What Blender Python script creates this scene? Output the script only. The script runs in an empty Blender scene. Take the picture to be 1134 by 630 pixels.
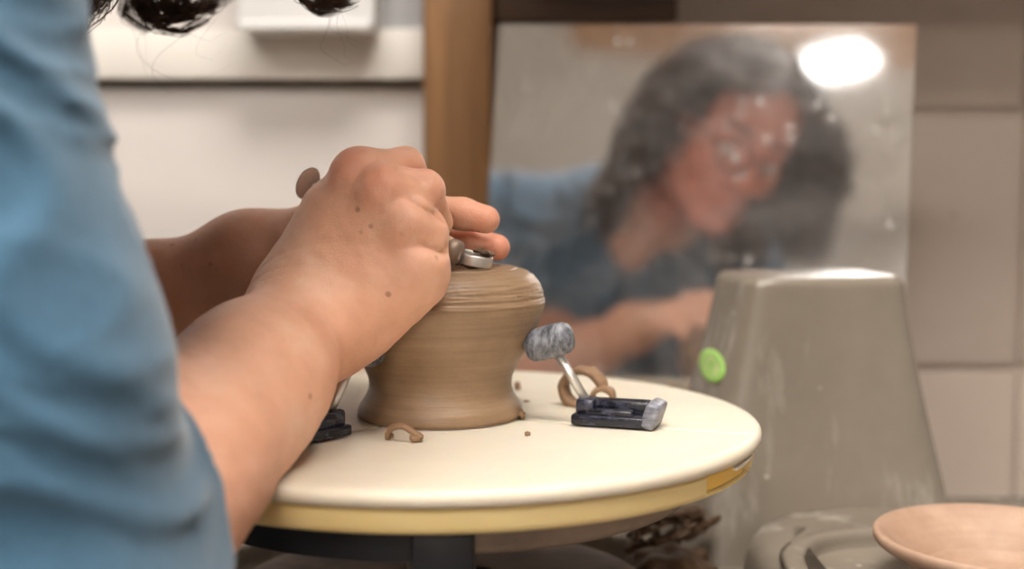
import bpy, bmesh, math, random
import numpy as np
from mathutils import Vector, Matrix, noise as mnoise
random.seed(7); rng = np.random.default_rng(7)
sc = bpy.context.scene
PI = math.pi
# ---------------------------------------------------------------- camera model
FPX = 1387.0; HOR = 205.0; CX, CY = 567.0, 315.0
PITCH = math.atan((CY-HOR)/FPX)
CAM = np.array([.0415, -.72, .133])
CF = np.array([0, math.cos(PITCH), -math.sin(PITCH)])
CU = np.array([0, math.sin(PITCH), math.cos(PITCH)])
def W(px, py, d):
    """world point seen at a place of the photo, d metres away along +y"""
    r = CF + np.array([1, 0, 0])*(px-CX)/FPX - CU*(py-CY)/FPX
    return CAM + r*(d/r[1])
# ---------------------------------------------------------------- materials
def newmat(name):
    m = bpy.data.materials.new(name); m.use_nodes = True
    nt = m.node_tree; b = nt.nodes['Principled BSDF']
    return m, nt, b
def N(nt, t, **kw):
    n = nt.nodes.new(t)
    for k, v in kw.items():
        if k in n.inputs: n.inputs[k].default_value = v
        else: setattr(n, k, v)
    return n
def L(nt, a, b): nt.links.new(a, b)
def ramp(nt, fac, stops):
    r = nt.nodes.new('ShaderNodeValToRGB'); L(nt, fac, r.inputs[0])
    e = r.color_ramp.elements
    while len(e) < len(stops): e.new(.5)
    for i, (p, c) in enumerate(stops):
        e[i].position = p; e[i].color = (*c, 1) if len(c) == 3 else c
    return r
def coords(nt, kind='Object', scale=(1,1,1), rot=(0,0,0)):
    tc = N(nt, 'ShaderNodeTexCoord'); mp = N(nt, 'ShaderNodeMapping')
    mp.inputs['Scale'].default_value = scale; mp.inputs['Rotation'].default_value = rot
    L(nt, tc.outputs[kind], mp.inputs[0]); return mp.outputs[0]
def bump(nt, b, height, strength=.3, dist=.001, normal=None):
    bp = N(nt, 'ShaderNodeBump'); bp.inputs['Strength'].default_value = strength
    bp.inputs['Distance'].default_value = dist
    L(nt, height, bp.inputs['Height'])
    if normal is not None: L(nt, normal, bp.inputs['Normal'])
    L(nt, bp.outputs[0], b.inputs['Normal']); return bp.outputs[0]
def simple(name, col, rough=.5, metal=0, nscale=20, var=.12, bstr=.1, bdist=.001, scale=(1,1,1), sss=0, spec=.5, coat=0, detail=5):
    m, nt, b = newmat(name)
    v = coords(nt, scale=scale)
    n = N(nt, 'ShaderNodeTexNoise', Scale=nscale, Detail=detail, Roughness=.6); L(nt, v, n.inputs['Vector'])
    lo = tuple(c*(1-var) for c in col); hi = tuple(min(1, c*(1+var)) for c in col)
    r = ramp(nt, n.outputs['Fac'], [(.3, lo), (.7, hi)])
    L(nt, r.outputs[0], b.inputs['Base Color'])
    b.inputs['Roughness'].default_value = rough; b.inputs['Metallic'].default_value = metal
    b.inputs['Specular IOR Level'].default_value = spec
    if coat: b.inputs['Coat Weight'].default_value = coat
    if sss:
        b.inputs['Subsurface Weight'].default_value = sss
        b.inputs['Subsurface Radius'].default_value = (.012, .008, .004); b.inputs['Subsurface Scale'].default_value = 1
    if bstr: bump(nt, b, n.outputs['Fac'], bstr, bdist)
    return m
M = {}
def m_skin():
    m, nt, b = newmat('skin')
    v = coords(nt)
    n1 = N(nt, 'ShaderNodeTexNoise', Scale=32, Detail=4, Roughness=.6); L(nt, v, n1.inputs['Vector'])
    base = ramp(nt, n1.outputs['Fac'], [(.25, (.70,.355,.23)), (.5, (.80,.44,.295)), (.75, (.86,.54,.39))])
    at = N(nt, 'ShaderNodeAttribute'); at.attribute_name = 'red'
    mx = N(nt, 'ShaderNodeMix'); mx.data_type = 'RGBA'; mx.blend_type = 'MIX'
    L(nt, at.outputs['Fac'], mx.inputs[0]); L(nt, base.outputs[0], mx.inputs[6]); mx.inputs[7].default_value = (.62, .17, .11, 1)
    # freckles
    vo = N(nt, 'ShaderNodeTexVoronoi', Scale=75); L(nt, v, vo.inputs['Vector'])
    n2 = N(nt, 'ShaderNodeTexNoise', Scale=28, Detail=1); L(nt, v, n2.inputs['Vector'])
    fr = ramp(nt, vo.outputs['Distance'], [(.08, (1,1,1)), (.16, (0,0,0))])
    fm = ramp(nt, n2.outputs['Fac'], [(.54, (0,0,0)), (.62, (1,1,1))])
    mu = N(nt, 'ShaderNodeMath'); mu.operation = 'MULTIPLY'; L(nt, fr.outputs[0], mu.inputs[0]); L(nt, fm.outputs[0], mu.inputs[1])
    mu2 = N(nt, 'ShaderNodeMath'); mu2.operation = 'MULTIPLY'; L(nt, mu.outputs[0], mu2.inputs[0]); mu2.inputs[1].default_value = .55
    mx2 = N(nt, 'ShaderNodeMix'); mx2.data_type = 'RGBA'
    L(nt, mu2.outputs[0], mx2.inputs[0]); L(nt, mx.outputs[2], mx2.inputs[6]); mx2.inputs[7].default_value = (.30, .10, .05, 1)
    L(nt, mx2.outputs[2], b.inputs['Base Color'])
    b.inputs['Roughness'].default_value = .48; b.inputs['Specular IOR Level'].default_value = .42
    b.inputs['Subsurface Weight'].default_value = .2; b.inputs['Subsurface Radius'].default_value = (.008, .0028, .0015)
    b.inputs['Subsurface Scale'].default_value = .8
    v3 = N(nt, 'ShaderNodeTexVoronoi', Scale=900); L(nt, v, v3.inputs['Vector'])
    n3 = N(nt, 'ShaderNodeTexNoise', Scale=220, Detail=5, Roughness=.65); L(nt, v, n3.inputs['Vector'])
    bn = bump(nt, b, v3.outputs['Distance'], .22, .0005)
    bump(nt, b, n3.outputs['Fac'], .45, .0009, bn)
    return m
M['skin'] = m_skin()
def m_shirt():
    m, nt, b = newmat('blue_jersey')
    v = coords(nt)
    n1 = N(nt, 'ShaderNodeTexNoise', Scale=9, Detail=5, Roughness=.65); L(nt, v, n1.inputs['Vector'])
    r = ramp(nt, n1.outputs['Fac'], [(.3, (.036,.096,.162)), (.7, (.064,.142,.220))])
    n2 = N(nt, 'ShaderNodeTexNoise', Scale=700, Detail=2); L(nt, v, n2.inputs['Vector'])
    r2 = ramp(nt, n2.outputs['Fac'], [(.35, (.82,.82,.82)), (.65, (1.12,1.12,1.12))])
    mx = N(nt, 'ShaderNodeMix'); mx.data_type = 'RGBA'; mx.blend_type = 'MULTIPLY'; mx.inputs[0].default_value = 1
    L(nt, r.outputs[0], mx.inputs[6]); L(nt, r2.outputs[0], mx.inputs[7]); L(nt, mx.outputs[2], b.inputs['Base Color'])
    b.inputs['Roughness'].default_value = .85; b.inputs['Sheen Weight'].default_value = .35; b.inputs['Sheen Roughness'].default_value = .5
    b.inputs['Specular IOR Level'].default_value = .2
    n3 = N(nt, 'ShaderNodeTexNoise', Scale=60, Detail=3); L(nt, v, n3.inputs['Vector'])
    bn = bump(nt, b, n2.outputs['Fac'], .25, .0006); bump(nt, b, n3.outputs['Fac'], .25, .002, bn)
    return m
M['shirt'] = m_shirt()
def m_hair():
    m, nt, b = newmat('dark_brown_hair')
    v = coords(nt)
    n1 = N(nt, 'ShaderNodeTexNoise', Scale=45, Detail=3); L(nt, v, n1.inputs['Vector'])
    r = ramp(nt, n1.outputs['Fac'], [(.3, (.03,.014,.009)), (.55, (.075,.036,.022)), (.75, (.15,.08,.05))])
    L(nt, r.outputs[0], b.inputs['Base Color']); b.inputs['Roughness'].default_value = .5
    return m
M['hair'] = m_hair()
def m_clay(name, c0, c1, c2, rough=.55, lines=1.0, coat=0):
    m, nt, b = newmat(name)
    v = coords(nt, scale=(9, 9, 260))
    n1 = N(nt, 'ShaderNodeTexNoise', Scale=1, Detail=6, Roughness=.6); L(nt, v, n1.inputs['Vector'])
    v2 = coords(nt)
    n2 = N(nt, 'ShaderNodeTexNoise', Scale=30, Detail=6, Roughness=.65); L(nt, v2, n2.inputs['Vector'])
    ad = N(nt, 'ShaderNodeMix'); ad.inputs[0].default_value = .5*lines; L(nt, n2.outputs['Fac'], ad.inputs[2]); L(nt, n1.outputs['Fac'], ad.inputs[3])
    r = ramp(nt, ad.outputs[0], [(.3, c0), (.5, c1), (.7, c2)])
    L(nt, r.outputs[0], b.inputs['Base Color']); b.inputs['Roughness'].default_value = rough
    if coat: b.inputs['Coat Weight'].default_value = coat; b.inputs['Coat Roughness'].default_value = .35
    n3 = N(nt, 'ShaderNodeTexNoise', Scale=400, Detail=4); L(nt, v2, n3.inputs['Vector'])
    bn = bump(nt, b, n1.outputs['Fac'], .5*lines, .0009); bump(nt, b, n3.outputs['Fac'], .3, .0005, bn)
    return m
M['clay'] = m_clay('leather_hard_clay', (.205,.120,.064), (.285,.178,.100), (.36,.238,.142), .5, 1, .12)
M['claydark'] = m_clay('damp_dark_clay', (.05,.026,.014), (.11,.06,.032), (.20,.115,.062), .55, .4)
M['clayshave'] = m_clay('clay_shaving', (.18,.098,.05), (.25,.145,.078), (.32,.195,.11), .6, .3)
M['claybowl'] = m_clay('pale_pinkish_clay', (.31,.19,.125), (.385,.245,.17), (.46,.31,.22), .6, .5)
def m_plastic(name, c0, c1, rough=.3, sss=.3):
    m, nt, b = newmat(name)
    v = coords(nt)
    n = N(nt, 'ShaderNodeTexNoise', Scale=7, Detail=6, Roughness=.6); L(nt, v, n.inputs['Vector'])
    r = ramp(nt, n.outputs['Fac'], [(.35, c0), (.65, c1)]); L(nt, r.outputs[0], b.inputs['Base Color'])
    n2 = N(nt, 'ShaderNodeTexNoise', Scale=22, Detail=5, Roughness=.7, Distortion=.6); L(nt, v, n2.inputs['Vector'])
    rr = N(nt, 'ShaderNodeMapRange'); rr.inputs[3].default_value = rough*.7; rr.inputs[4].default_value = rough*1.6; L(nt, n2.outputs['Fac'], rr.inputs[0]); L(nt, rr.outputs[0], b.inputs['Roughness'])
    b.inputs['Subsurface Weight'].default_value = sss; b.inputs['Subsurface Radius'].default_value = (.02,.012,.004); b.inputs['Subsurface Scale'].default_value = .6
    bump(nt, b, n2.outputs['Fac'], .06, .001)
    return m
M['cream'] = m_plastic('cream_plastic', (.60,.535,.43), (.66,.60,.495), .38, .25)
M['creamyellow'] = m_plastic('cream_plastic_side_shade', (.76,.56,.25), (.80,.62,.31), .38, .3)  # cream plastic with the yellow of its shaded, translucent side painted in
M['yellow'] = m_plastic('amber_plastic', (.85,.50,.07), (.88,.55,.10), .4, .1)
M['white_tab'] = m_plastic('white_plastic', (.85,.82,.74), (.9,.87,.8), .35, .1)
M['black'] = simple('black_plastic', (.006,.006,.009), .45, 0, 60, .4, .15)
M['steel'] = simple('brushed_steel', (.68,.65,.61), .38, .85, 60, .15, .1, .0004)
M['dullmetal'] = simple('clay_stained_aluminium', (.27,.20,.155), .5, .5, 25, .35, .3)
def m_dustblack(name, lo=(.012,.013,.02), hi=(.30,.31,.34), t0=.42, t1=.72, rot=(0,0,0), sc_=(60,60,400), dark=.02, rough=.45):
    m, nt, b = newmat(name)
    v = coords(nt, scale=sc_, rot=rot)
    n = N(nt, 'ShaderNodeTexNoise', Scale=1, Detail=6, Roughness=.75); L(nt, v, n.inputs['Vector'])
    v2 = coords(nt); n2 = N(nt, 'ShaderNodeTexNoise', Scale=90, Detail=4, Roughness=.7); L(nt, v2, n2.inputs['Vector'])
    mx = N(nt, 'ShaderNodeMix'); mx.inputs[0].default_value = .5; L(nt, n.outputs['Fac'], mx.inputs[2]); L(nt, n2.outputs['Fac'], mx.inputs[3])
    r = ramp(nt, mx.outputs[0], [(t0, lo), (t1, hi)]); L(nt, r.outputs[0], b.inputs['Base Color'])
    b.inputs['Roughness'].default_value = rough; bump(nt, b, n2.outputs['Fac'], .4, .0006)
    return m
M['pad'] = m_dustblack('dusty_black_rubber', (.018,.020,.030), (.38,.39,.43), .40, .66, (0,0,0), (500,120,120))
M['block'] = m_dustblack('scuffed_black_plastic', (.008,.009,.016), (.10,.10,.15), .5, .7, (0,0,0), (60,300,300), rough=.22)
M['endcap'] = m_dustblack('dusty_grey_plastic', (.05,.055,.08), (.30,.30,.34), .35, .62)
def m_taupe():
    m, nt, b = newmat('taupe_moulded_plastic')
    v = coords(nt)
    n = N(nt, 'ShaderNodeTexNoise', Scale=6, Detail=6, Roughness=.65); L(nt, v, n.inputs['Vector'])
    r = ramp(nt, n.outputs['Fac'], [(.3, (.180,.150,.118)), (.7, (.235,.200,.160))])
    vs = coords(nt, scale=(30, 30, 6), rot=(.1,.35,0))
    n2 = N(nt, 'ShaderNodeTexNoise', Scale=1, Detail=5, Roughness=.6); L(nt, vs, n2.inputs['Vector'])
    sm = ramp(nt, n2.outputs['Fac'], [(.55, (0,0,0)), (.74, (.5,.5,.5))])  # pale smears, strengthened to stand in for streak highlights
    vo = N(nt, 'ShaderNodeTexVoronoi', Scale=38); L(nt, v, vo.inputs['Vector'])
    sp = ramp(nt, vo.outputs['Distance'], [(.05, (.6,.6,.6)), (.09, (0,0,0))])
    ad = N(nt, 'ShaderNodeMath'); ad.operation = 'MAXIMUM'; L(nt, sm.outputs[0], ad.inputs[0]); L(nt, sp.outputs[0], ad.inputs[1])
    mx = N(nt, 'ShaderNodeMix'); mx.data_type = 'RGBA'; L(nt, ad.outputs[0], mx.inputs[0]); L(nt, r.outputs[0], mx.inputs[6]); mx.inputs[7].default_value = (.58,.54,.49,1)
    L(nt, mx.outputs[2], b.inputs['Base Color'])
    b.inputs['Roughness'].default_value = .27
    bump(nt, b, n.outputs['Fac'], .08, .002)
    return m
M['taupe'] = m_taupe()
M['sticker'] = simple('lime_sticker', (.40,.72,.16), .4, 0, 40, .05, 0)
M['sticker_white'] = simple('pale_yellow_print', (.80,.86,.45), .4, 0, 40, .05, 0)
M['wall_white'] = simple('white_painted_wall', (.63,.585,.56), .75, 0, 3, .04, .08, .003)
M['trim_white'] = simple('cream_painted_board', (.72,.68,.63), .6, 0, 5, .05, .06, .002)
M['box_white'] = simple('white_plastic_box', (.72,.71,.70), .5, 0, 4, .03, .02)
M['box_grey'] = simple('pale_grey_panel', (.42,.42,.43), .5, 0, 4, .03, .02)
M['gap_dark'] = simple('dark_gap', (.05,.035,.02), .9, 0, 30, .3, .1)
def m_wood(name, c0, c1, scale=(14, 14, 1.2), rot=(0,0,0)):
    m, nt, b = newmat(name)
    v = coords(nt, scale=scale, rot=rot)
    n = N(nt, 'ShaderNodeTexNoise', Scale=3, Detail=8, Roughness=.65, Distortion=.8); L(nt, v, n.inputs['Vector'])
    r = ramp(nt, n.outputs['Fac'], [(.3, c0), (.7, c1)]); L(nt, r.outputs[0], b.inputs['Base Color'])
    b.inputs['Roughness'].default_value = .5; bump(nt, b, n.outputs['Fac'], .2, .002)
    return m
M['wood'] = m_wood('stained_brown_wood', (.14,.062,.02), (.29,.145,.055))
M['woodh'] = m_wood('dark_stained_rail', (.035,.015,.006), (.085,.038,.015), (1.2,14,14))
M['shelfwood'] = m_wood('light_brown_wood', (.42,.27,.14), (.56,.38,.21), (1.2,14,14))
M['orangewood'] = m_wood('orange_brown_wood', (.50,.21,.05), (.62,.30,.08), (1.2,1.2,10))
M['handlewood'] = m_wood('pale_handle_wood', (.62,.47,.31), (.74,.60,.43), (60,60,6))
def m_block():
    m, nt, b = newmat('painted_concrete_block')
    v = coords(nt)
    n = N(nt, 'ShaderNodeTexNoise', Scale=4, Detail=6, Roughness=.6); L(nt, v, n.inputs['Vector'])
    r = ramp(nt, n.outputs['Fac'], [(.3, (.45,.365,.305)), (.7, (.53,.44,.375))])
    n2 = N(nt, 'ShaderNodeTexNoise', Scale=90, Detail=5, Roughness=.7); L(nt, v, n2.inputs['Vector'])
    vo = N(nt, 'ShaderNodeTexVoronoi', Scale=22); L(nt, v, vo.inputs['Vector'])
    sp = ramp(nt, vo.outputs['Distance'], [(.03, (.55,.5,.45)), (.07, (1,1,1))])
    mx = N(nt, 'ShaderNodeMix'); mx.data_type = 'RGBA'; mx.blend_type = 'MULTIPLY'; mx.inputs[0].default_value = 1
    L(nt, r.outputs[0], mx.inputs[6]); L(nt, sp.outputs[0], mx.inputs[7]); L(nt, mx.outputs[2], b.inputs['Base Color'])
    b.inputs['Roughness'].default_value = .8; bump(nt, b, n2.outputs['Fac'], .4, .002)
    return m
M['blockwall'] = m_block()
M['ceiling'] = simple('ceiling_paint', (.78,.72,.65), .8, 0, 3, .05, .05)
M['floor'] = simple('grey_concrete_floor', (.13,.12,.11), .7, 0, 5, .2, .1)
M['jeans'] = simple('dark_denim', (.06,.08,.14), .85, 0, 200, .3, .3)
M['shoe'] = simple('grey_canvas', (.2,.2,.2), .8, 0, 80, .2, .2)
M['eye'] = simple('eye_white', (.75,.72,.68), .2, 0, 20, .05, 0)
M['iris'] = simple('brown_iris', (.08,.04,.02), .15, 0, 60, .3, 0)
M['glasses'] = simple('dark_metal_frame', (.06,.05,.045), .3, .6, 60, .2, 0)
def m_mirror():
    m, nt, b = newmat('dusty_mirror')
    nt.nodes.remove(b)
    out = nt.nodes['Material Output']
    g = N(nt, 'ShaderNodeBsdfGlossy'); g.inputs['Color'].default_value = (.86,.86,.87,1); g.inputs['Roughness'].default_value = .055
    d = N(nt, 'ShaderNodeBsdfDiffuse'); d.inputs['Color'].default_value = (.62,.58,.56,1)
    v = coords(nt)
    n = N(nt, 'ShaderNodeTexNoise', Scale=9, Detail=7, Roughness=.72, Distortion=.5); L(nt, v, n.inputs['Vector'])
    r = ramp(nt, n.outputs['Fac'], [(.4, (.045,.045,.045)), (.75, (.24,.24,.24))])
    vo = N(nt, 'ShaderNodeTexVoronoi', Scale=55); L(nt, v, vo.inputs['Vector'])
    n2 = N(nt, 'ShaderNodeTexNoise', Scale=11, Detail=2); L(nt, v, n2.inputs['Vector'])
    s1 = ramp(nt, vo.outputs['Distance'], [(.08, (.30,.30,.30)), (.40, (0,0,0))])
    s2 = ramp(nt, n2.outputs['Fac'], [(.5, (0,0,0)), (.62, (1,1,1))])
    mu = N(nt, 'ShaderNodeMath'); mu.operation = 'MULTIPLY'; L(nt, s1.outputs[0], mu.inputs[0]); L(nt, s2.outputs[0], mu.inputs[1])
    ad = N(nt, 'ShaderNodeMath'); ad.operation = 'ADD'; L(nt, r.outputs[0], ad.inputs[0]); L(nt, mu.outputs[0], ad.inputs[1])
    ms = N(nt, 'ShaderNodeMixShader'); L(nt, ad.outputs[0], ms.inputs[0]); L(nt, g.outputs[0], ms.inputs[1]); L(nt, d.outputs[0], ms.inputs[2])
    L(nt, ms.outputs[0], out.inputs['Surface'])
    return m
M['mirror'] = m_mirror()
def m_emit(name, col, s):
    m, nt, b = newmat(name)
    b.inputs['Base Color'].default_value = (.8,.8,.8,1)
    b.inputs['Emission Color'].default_value = (*col, 1); b.inputs['Emission Strength'].default_value = s
    return m
# ---------------------------------------------------------------- object helpers
col = sc.collection
def link(o, parent=None):
    col.objects.link(o)
    if parent is not None: o.parent = parent
    return o
def tag(o, label=None, cat=None, group=None, kind=None):
    if label: o['label'] = label
    if cat: o['category'] = cat
    if group: o['group'] = group
    if kind: o['kind'] = kind
    return o
def empty(name, loc=(0,0,0), rz=0):
    o = bpy.data.objects.new(name, None); o.empty_display_size = .02
    link(o); o.location = loc; o.rotation_euler = (0,0,rz); return o
def mesh_obj(name, verts, faces, mat, parent=None, smooth=True, loc=None):
    me = bpy.data.meshes.new(name); me.from_pydata([tuple(map(float, v)) for v in verts], [], [tuple(f) for f in faces])
    me.validate(); me.update()
    for m in (mat if isinstance(mat, (list, tuple)) else [mat]): me.materials.append(m)
    if smooth: me.shade_smooth()
    o = bpy.data.objects.new(name, me); link(o, parent)
    if loc is not None: o.location = loc
    return o
def bm_obj(name, bm, mat, parent=None, smooth=True):
    bmesh.ops.recalc_face_normals(bm, faces=bm.faces)
    me = bpy.data.meshes.new(name); bm.to_mesh(me); bm.free(); me.materials.append(mat)
    if smooth:
        me.shade_smooth()
        try: me.set_sharp_from_angle(angle=math.radians(38))
        except Exception: pass
    o = bpy.data.objects.new(name, me); link(o, parent); return o
def box(bm, c, s, rot=None, bev=0, seg=2):
    r = bmesh.ops.create_cube(bm, size=1)
    vs = r['verts']
    for v in vs: v.co = Vector((v.co.x*s[0], v.co.y*s[1], v.co.z*s[2]))
    if bev:
        es = list({e for v in vs for e in v.link_edges})
        g = bmesh.ops.bevel(bm, geom=es, offset=bev, segments=seg, affect='EDGES', profile=.5)
        vs = list({v for v in g['verts']} | {v for v in vs if v.is_valid})
    if rot is not None:
        for v in vs: v.co = rot @ v.co
    for v in vs: v.co += Vector(c)
    return vs
def lathe_mesh(profile, n=128, jitter=None):
    verts, faces = [], []
    for (r, z) in profile:
        for k in range(n):
            a = 2*PI*k/n
            verts.append((r*math.cos(a), r*math.sin(a), z))
    m = len(profile)
    for i in range(m-1):
        for k in range(n):
            k2 = (k+1) % n
            faces.append((i*n+k, i*n+k2, (i+1)*n+k2, (i+1)*n+k))
    return verts, faces
def lathe(name, profile, mat, parent=None, n=128, loc=None, sharp=40):
    v, f = lathe_mesh(profile, n)
    o = mesh_obj(name, v, f, mat, parent, True, loc)
    try: o.data.set_sharp_from_angle(angle=math.radians(sharp))
    except Exception: pass
    return o
def spline(pts, n):
    P = [np.array(p, float) for p in pts]; P = [2*P[0]-P[1]] + P + [2*P[-1]-P[-2]]
    out = []
    segs = len(P)-3
    for i in range(n):
        t = i/(n-1)*segs; k = min(int(t), segs-1); u = t-k
        a, b, c, d = P[k:k+4]
        out.append(.5*((2*b)+(-a+c)*u+(2*a-5*b+4*c-d)*u*u+(-a+3*b-3*c+d)*u**3))
    return out
def tube(pts, rad, ns=10, cap=True, verts=None, faces=None, flat=None):
    """sweep; rad a number or list; flat=(w,t,updir) gives a ribbon"""
    verts = [] if verts is None else verts; faces = [] if faces is None else faces
    P = [np.array(p, float) for p in pts]; n = len(P); base = len(verts)
    T = []
    for i in range(n):
        t = P[min(i+1, n-1)]-P[max(i-1, 0)]; T.append(t/(np.linalg.norm(t)+1e-12))
    up = np.array([0,0,1.]) if abs(T[0][2]) < .9 else np.array([1.,0,0])
    if flat is not None: up = np.array(flat[2], float)
    for i in range(n):
        a = np.cross(T[i], up); a /= np.linalg.norm(a)+1e-12; b = np.cross(a, T[i])
        if flat is None: up = b
        r = rad[i] if hasattr(rad, '__len__') else rad
        for k in range(ns):
            th = 2*PI*(k+.5)/ns
            if flat is None: verts.append(P[i]+r*(math.cos(th)*a+math.sin(th)*b))
            else:
                w, t = flat[0], flat[1]
                ca, sb = math.cos(th), math.sin(th)
                verts.append(P[i]+t/2*np.sign(ca)*abs(ca)**.3*a+w/2*np.sign(sb)*abs(sb)**.3*b)
    for i in range(n-1):
        for k in range(ns):
            k2 = (k+1) % ns
            faces.append((base+i*ns+k, base+i*ns+k2, base+(i+1)*ns+k2, base+(i+1)*ns+k))
    if cap:
        faces.append(tuple(base+k for k in range(ns))[::-1]); faces.append(tuple(base+(n-1)*ns+k for k in range(ns)))
    return verts, faces
def rotz(v, a): return np.array([v[0]*math.cos(a)-v[1]*math.sin(a), v[0]*math.sin(a)+v[1]*math.cos(a), v[2]])
# ---------------------------------------------------------------- implicit surfaces for the body and clothes
def cap(a, b, r1, r2, flat=None):
    a = np.array(a, np.float32); b = np.array(b, np.float32); ab = b-a; L2 = max(float(ab@ab), 1e-9)
    if flat is not None: fn = np.array(flat[0], np.float32); fn /= np.linalg.norm(fn); fs = flat[1]
    def f(p):
        q = p-a
        t = np.clip((q@ab)/L2, 0, 1)
        q = q-t[:, None]*ab
        if flat is not None:
            h = q@fn; q = q+((fs-1)*h)[:, None]*fn
            return (np.sqrt((q*q).sum(1))-(r1+(r2-r1)*t))/(.5+.5*fs if fs > 1 else 1)
        return np.sqrt((q*q).sum(1))-(r1+(r2-r1)*t)
    return f
def ell(c, r, R=None):
    c = np.array(c, np.float32); r = np.array(r, np.float32)
    R = None if R is None else np.array(R, np.float32)
    def f(p):
        q = p-c
        if R is not None: q = q@R          # columns of R = local axes in world
        k0 = np.sqrt(((q/r)**2).sum(1)); k1 = np.sqrt(((q/(r*r))**2).sum(1))+1e-6
        return k0*(k0-1)/k1
    return f
def smin(a, b, k):
    h = np.maximum(k-np.abs(a-b), 0)/k
    return np.minimum(a, b)-h*h*k*.25
def smax(a, b, k): return -smin(-a, -b, k)
def U(k, *fs):
    def f(p):
        d = fs[0](p)
        for g in fs[1:]: d = smin(d, g(p), k)
        return d
    return f
def surface(fn, lo, hi, h):
    lo = np.array(lo, float); hi = np.array(hi, float); B = 12
    nb = np.ceil((hi-lo)/(h*B)).astype(int); n = nb*B+1
    bx, by, bz = np.meshgrid(*[np.arange(k) for k in nb], indexing='ij')
    bi = np.stack([bx.ravel(), by.ravel(), bz.ravel()], 1)
    cen = (lo+(bi+.5)*B*h).astype(np.float32)
    dc = np.concatenate([fn(cen[i:i+60000]) for i in range(0, len(cen), 60000)])
    G = np.ones(n, np.float32)
    ins = dc < 0
    for b in bi[ins]: G[b[0]*B:b[0]*B+B+1, b[1]*B:b[1]*B+B+1, b[2]*B:b[2]*B+B+1] = -1
    act = bi[np.abs(dc) < B*h*1.15]
    loc = np.stack(np.meshgrid(*[np.arange(B+1)]*3, indexing='ij'), -1).reshape(-1, 3)
    for i in range(0, len(act), 40):
        bb = act[i:i+40]
        pts = (bb[:, None, :]*B+loc[None]).reshape(-1, 3)
        v = fn((lo+pts*h).astype(np.float32))
        G[pts[:, 0], pts[:, 1], pts[:, 2]] = v
    S = G < 0
    c = [S[i:n[0]-1+i, j:n[1]-1+j, k:n[2]-1+k] for i in (0,1) for j in (0,1) for k in (0,1)]
    cnt = sum(x.astype(np.int8) for x in c)
    cells = np.argwhere((cnt > 0) & (cnt < 8))
    idx = -np.ones(np.array(n)-1, np.int64); idx[cells[:, 0], cells[:, 1], cells[:, 2]] = np.arange(len(cells))
    corners = np.array([(i,j,k) for i in (0,1) for j in (0,1) for k in (0,1)])
    vals = np.stack([G[cells[:, 0]+o[0], cells[:, 1]+o[1], cells[:, 2]+o[2]] for o in corners], 1)
    acc = np.zeros((len(cells), 3)); m = np.zeros(len(cells))
    for a in range(8):
        for b in range(a+1, 8):
            if np.abs(corners[a]-corners[b]).sum() != 1: continue
            va, vb = vals[:, a], vals[:, b]; x = (va < 0) != (vb < 0)
            t = np.where(x, va/np.where(x, va-vb, 1), 0)
            acc += x[:, None]*(corners[a]+t[:, None]*(corners[b]-corners[a])); m += x
    V = lo+(cells+acc/m[:, None])*h
    F = []
    for ax in range(3):
        u, w = [(1,2), (2,0), (0,1)][ax]
        sl0 = [slice(1, n[0]-1), slice(1, n[1]-1), slice(1, n[2]-1)]; sl1 = list(sl0)
        sl0[ax] = slice(0, n[ax]-1); sl1[ax] = slice(1, n[ax])
        A = S[tuple(sl0)]; Bq = S[tuple(sl1)]
        e = np.argwhere(A != Bq)
        off = np.array([1,1,1]); off[ax] = 0; e2 = e+off
        flip = A[e[:, 0], e[:, 1], e[:, 2]]
        eu = np.zeros(3, int); eu[u] = 1; ew = np.zeros(3, int); ew[w] = 1
        q = [e2-eu-ew, e2-ew, e2, e2-eu]
        q = np.stack([idx[x[:, 0], x[:, 1], x[:, 2]] for x in q], 1)
        q[~flip] = q[~flip][:, ::-1]
        F.append(q[(q >= 0).all(1)])
    return V, np.concatenate(F)
def np_mesh(name, V, F, mats, parent=None):
    me = bpy.data.meshes.new(name)
    me.vertices.add(len(V)); me.vertices.foreach_set('co', V.astype(np.float32).ravel())
    me.loops.add(F.size); me.loops.foreach_set('vertex_index', F.astype(np.int32).ravel())
    me.polygons.add(len(F)); me.polygons.foreach_set('loop_start', np.arange(0, F.size, 4, dtype=np.int32))
    me.update(calc_edges=True); me.validate()
    for m in mats: me.materials.append(m)
    me.shade_smooth()
    return link(bpy.data.objects.new(name, me), parent)
# ================================================================ THE PERSON
fwd = np.array([.857, .515, 0.]); lft = np.array([-.515, .857, 0.])
SR = np.array([-.186, -.268, .235]); SL = SR+.36*lft+np.array([0, 0, .01])
ER = W(30, 712, .44); WR = W(347, 341, .672)
EL = np.array([-.34, .03, .005]); WL = W(275, 287, .755)
NB = (SR+SL)/2+np.array([-.01, 0, .045])
HC = np.array([-.084, -.082, .370])          # head centre
hp = math.radians(36); hyaw = math.radians(30)
hf = np.array([math.cos(hp)*math.cos(hyaw), math.cos(hp)*math.sin(hyaw), -math.sin(hp)])
hl = np.array([-math.sin(hyaw), math.cos(hyaw), 0.])
roll_h = math.radians(-13)
hu0 = np.cross(hf, hl); hu = hu0*math.cos(roll_h)+hl*math.sin(roll_h); hl = np.cross(hu, hf)
HR = np.stack([hl, hf, hu], 1)               # head axes: x = the person's left, y forward, z up
def H(x, y, z): return HC+HR@np.array([x, y, z])
PEL = NB-fwd*.20+np.array([0, 0, -.50])
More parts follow.
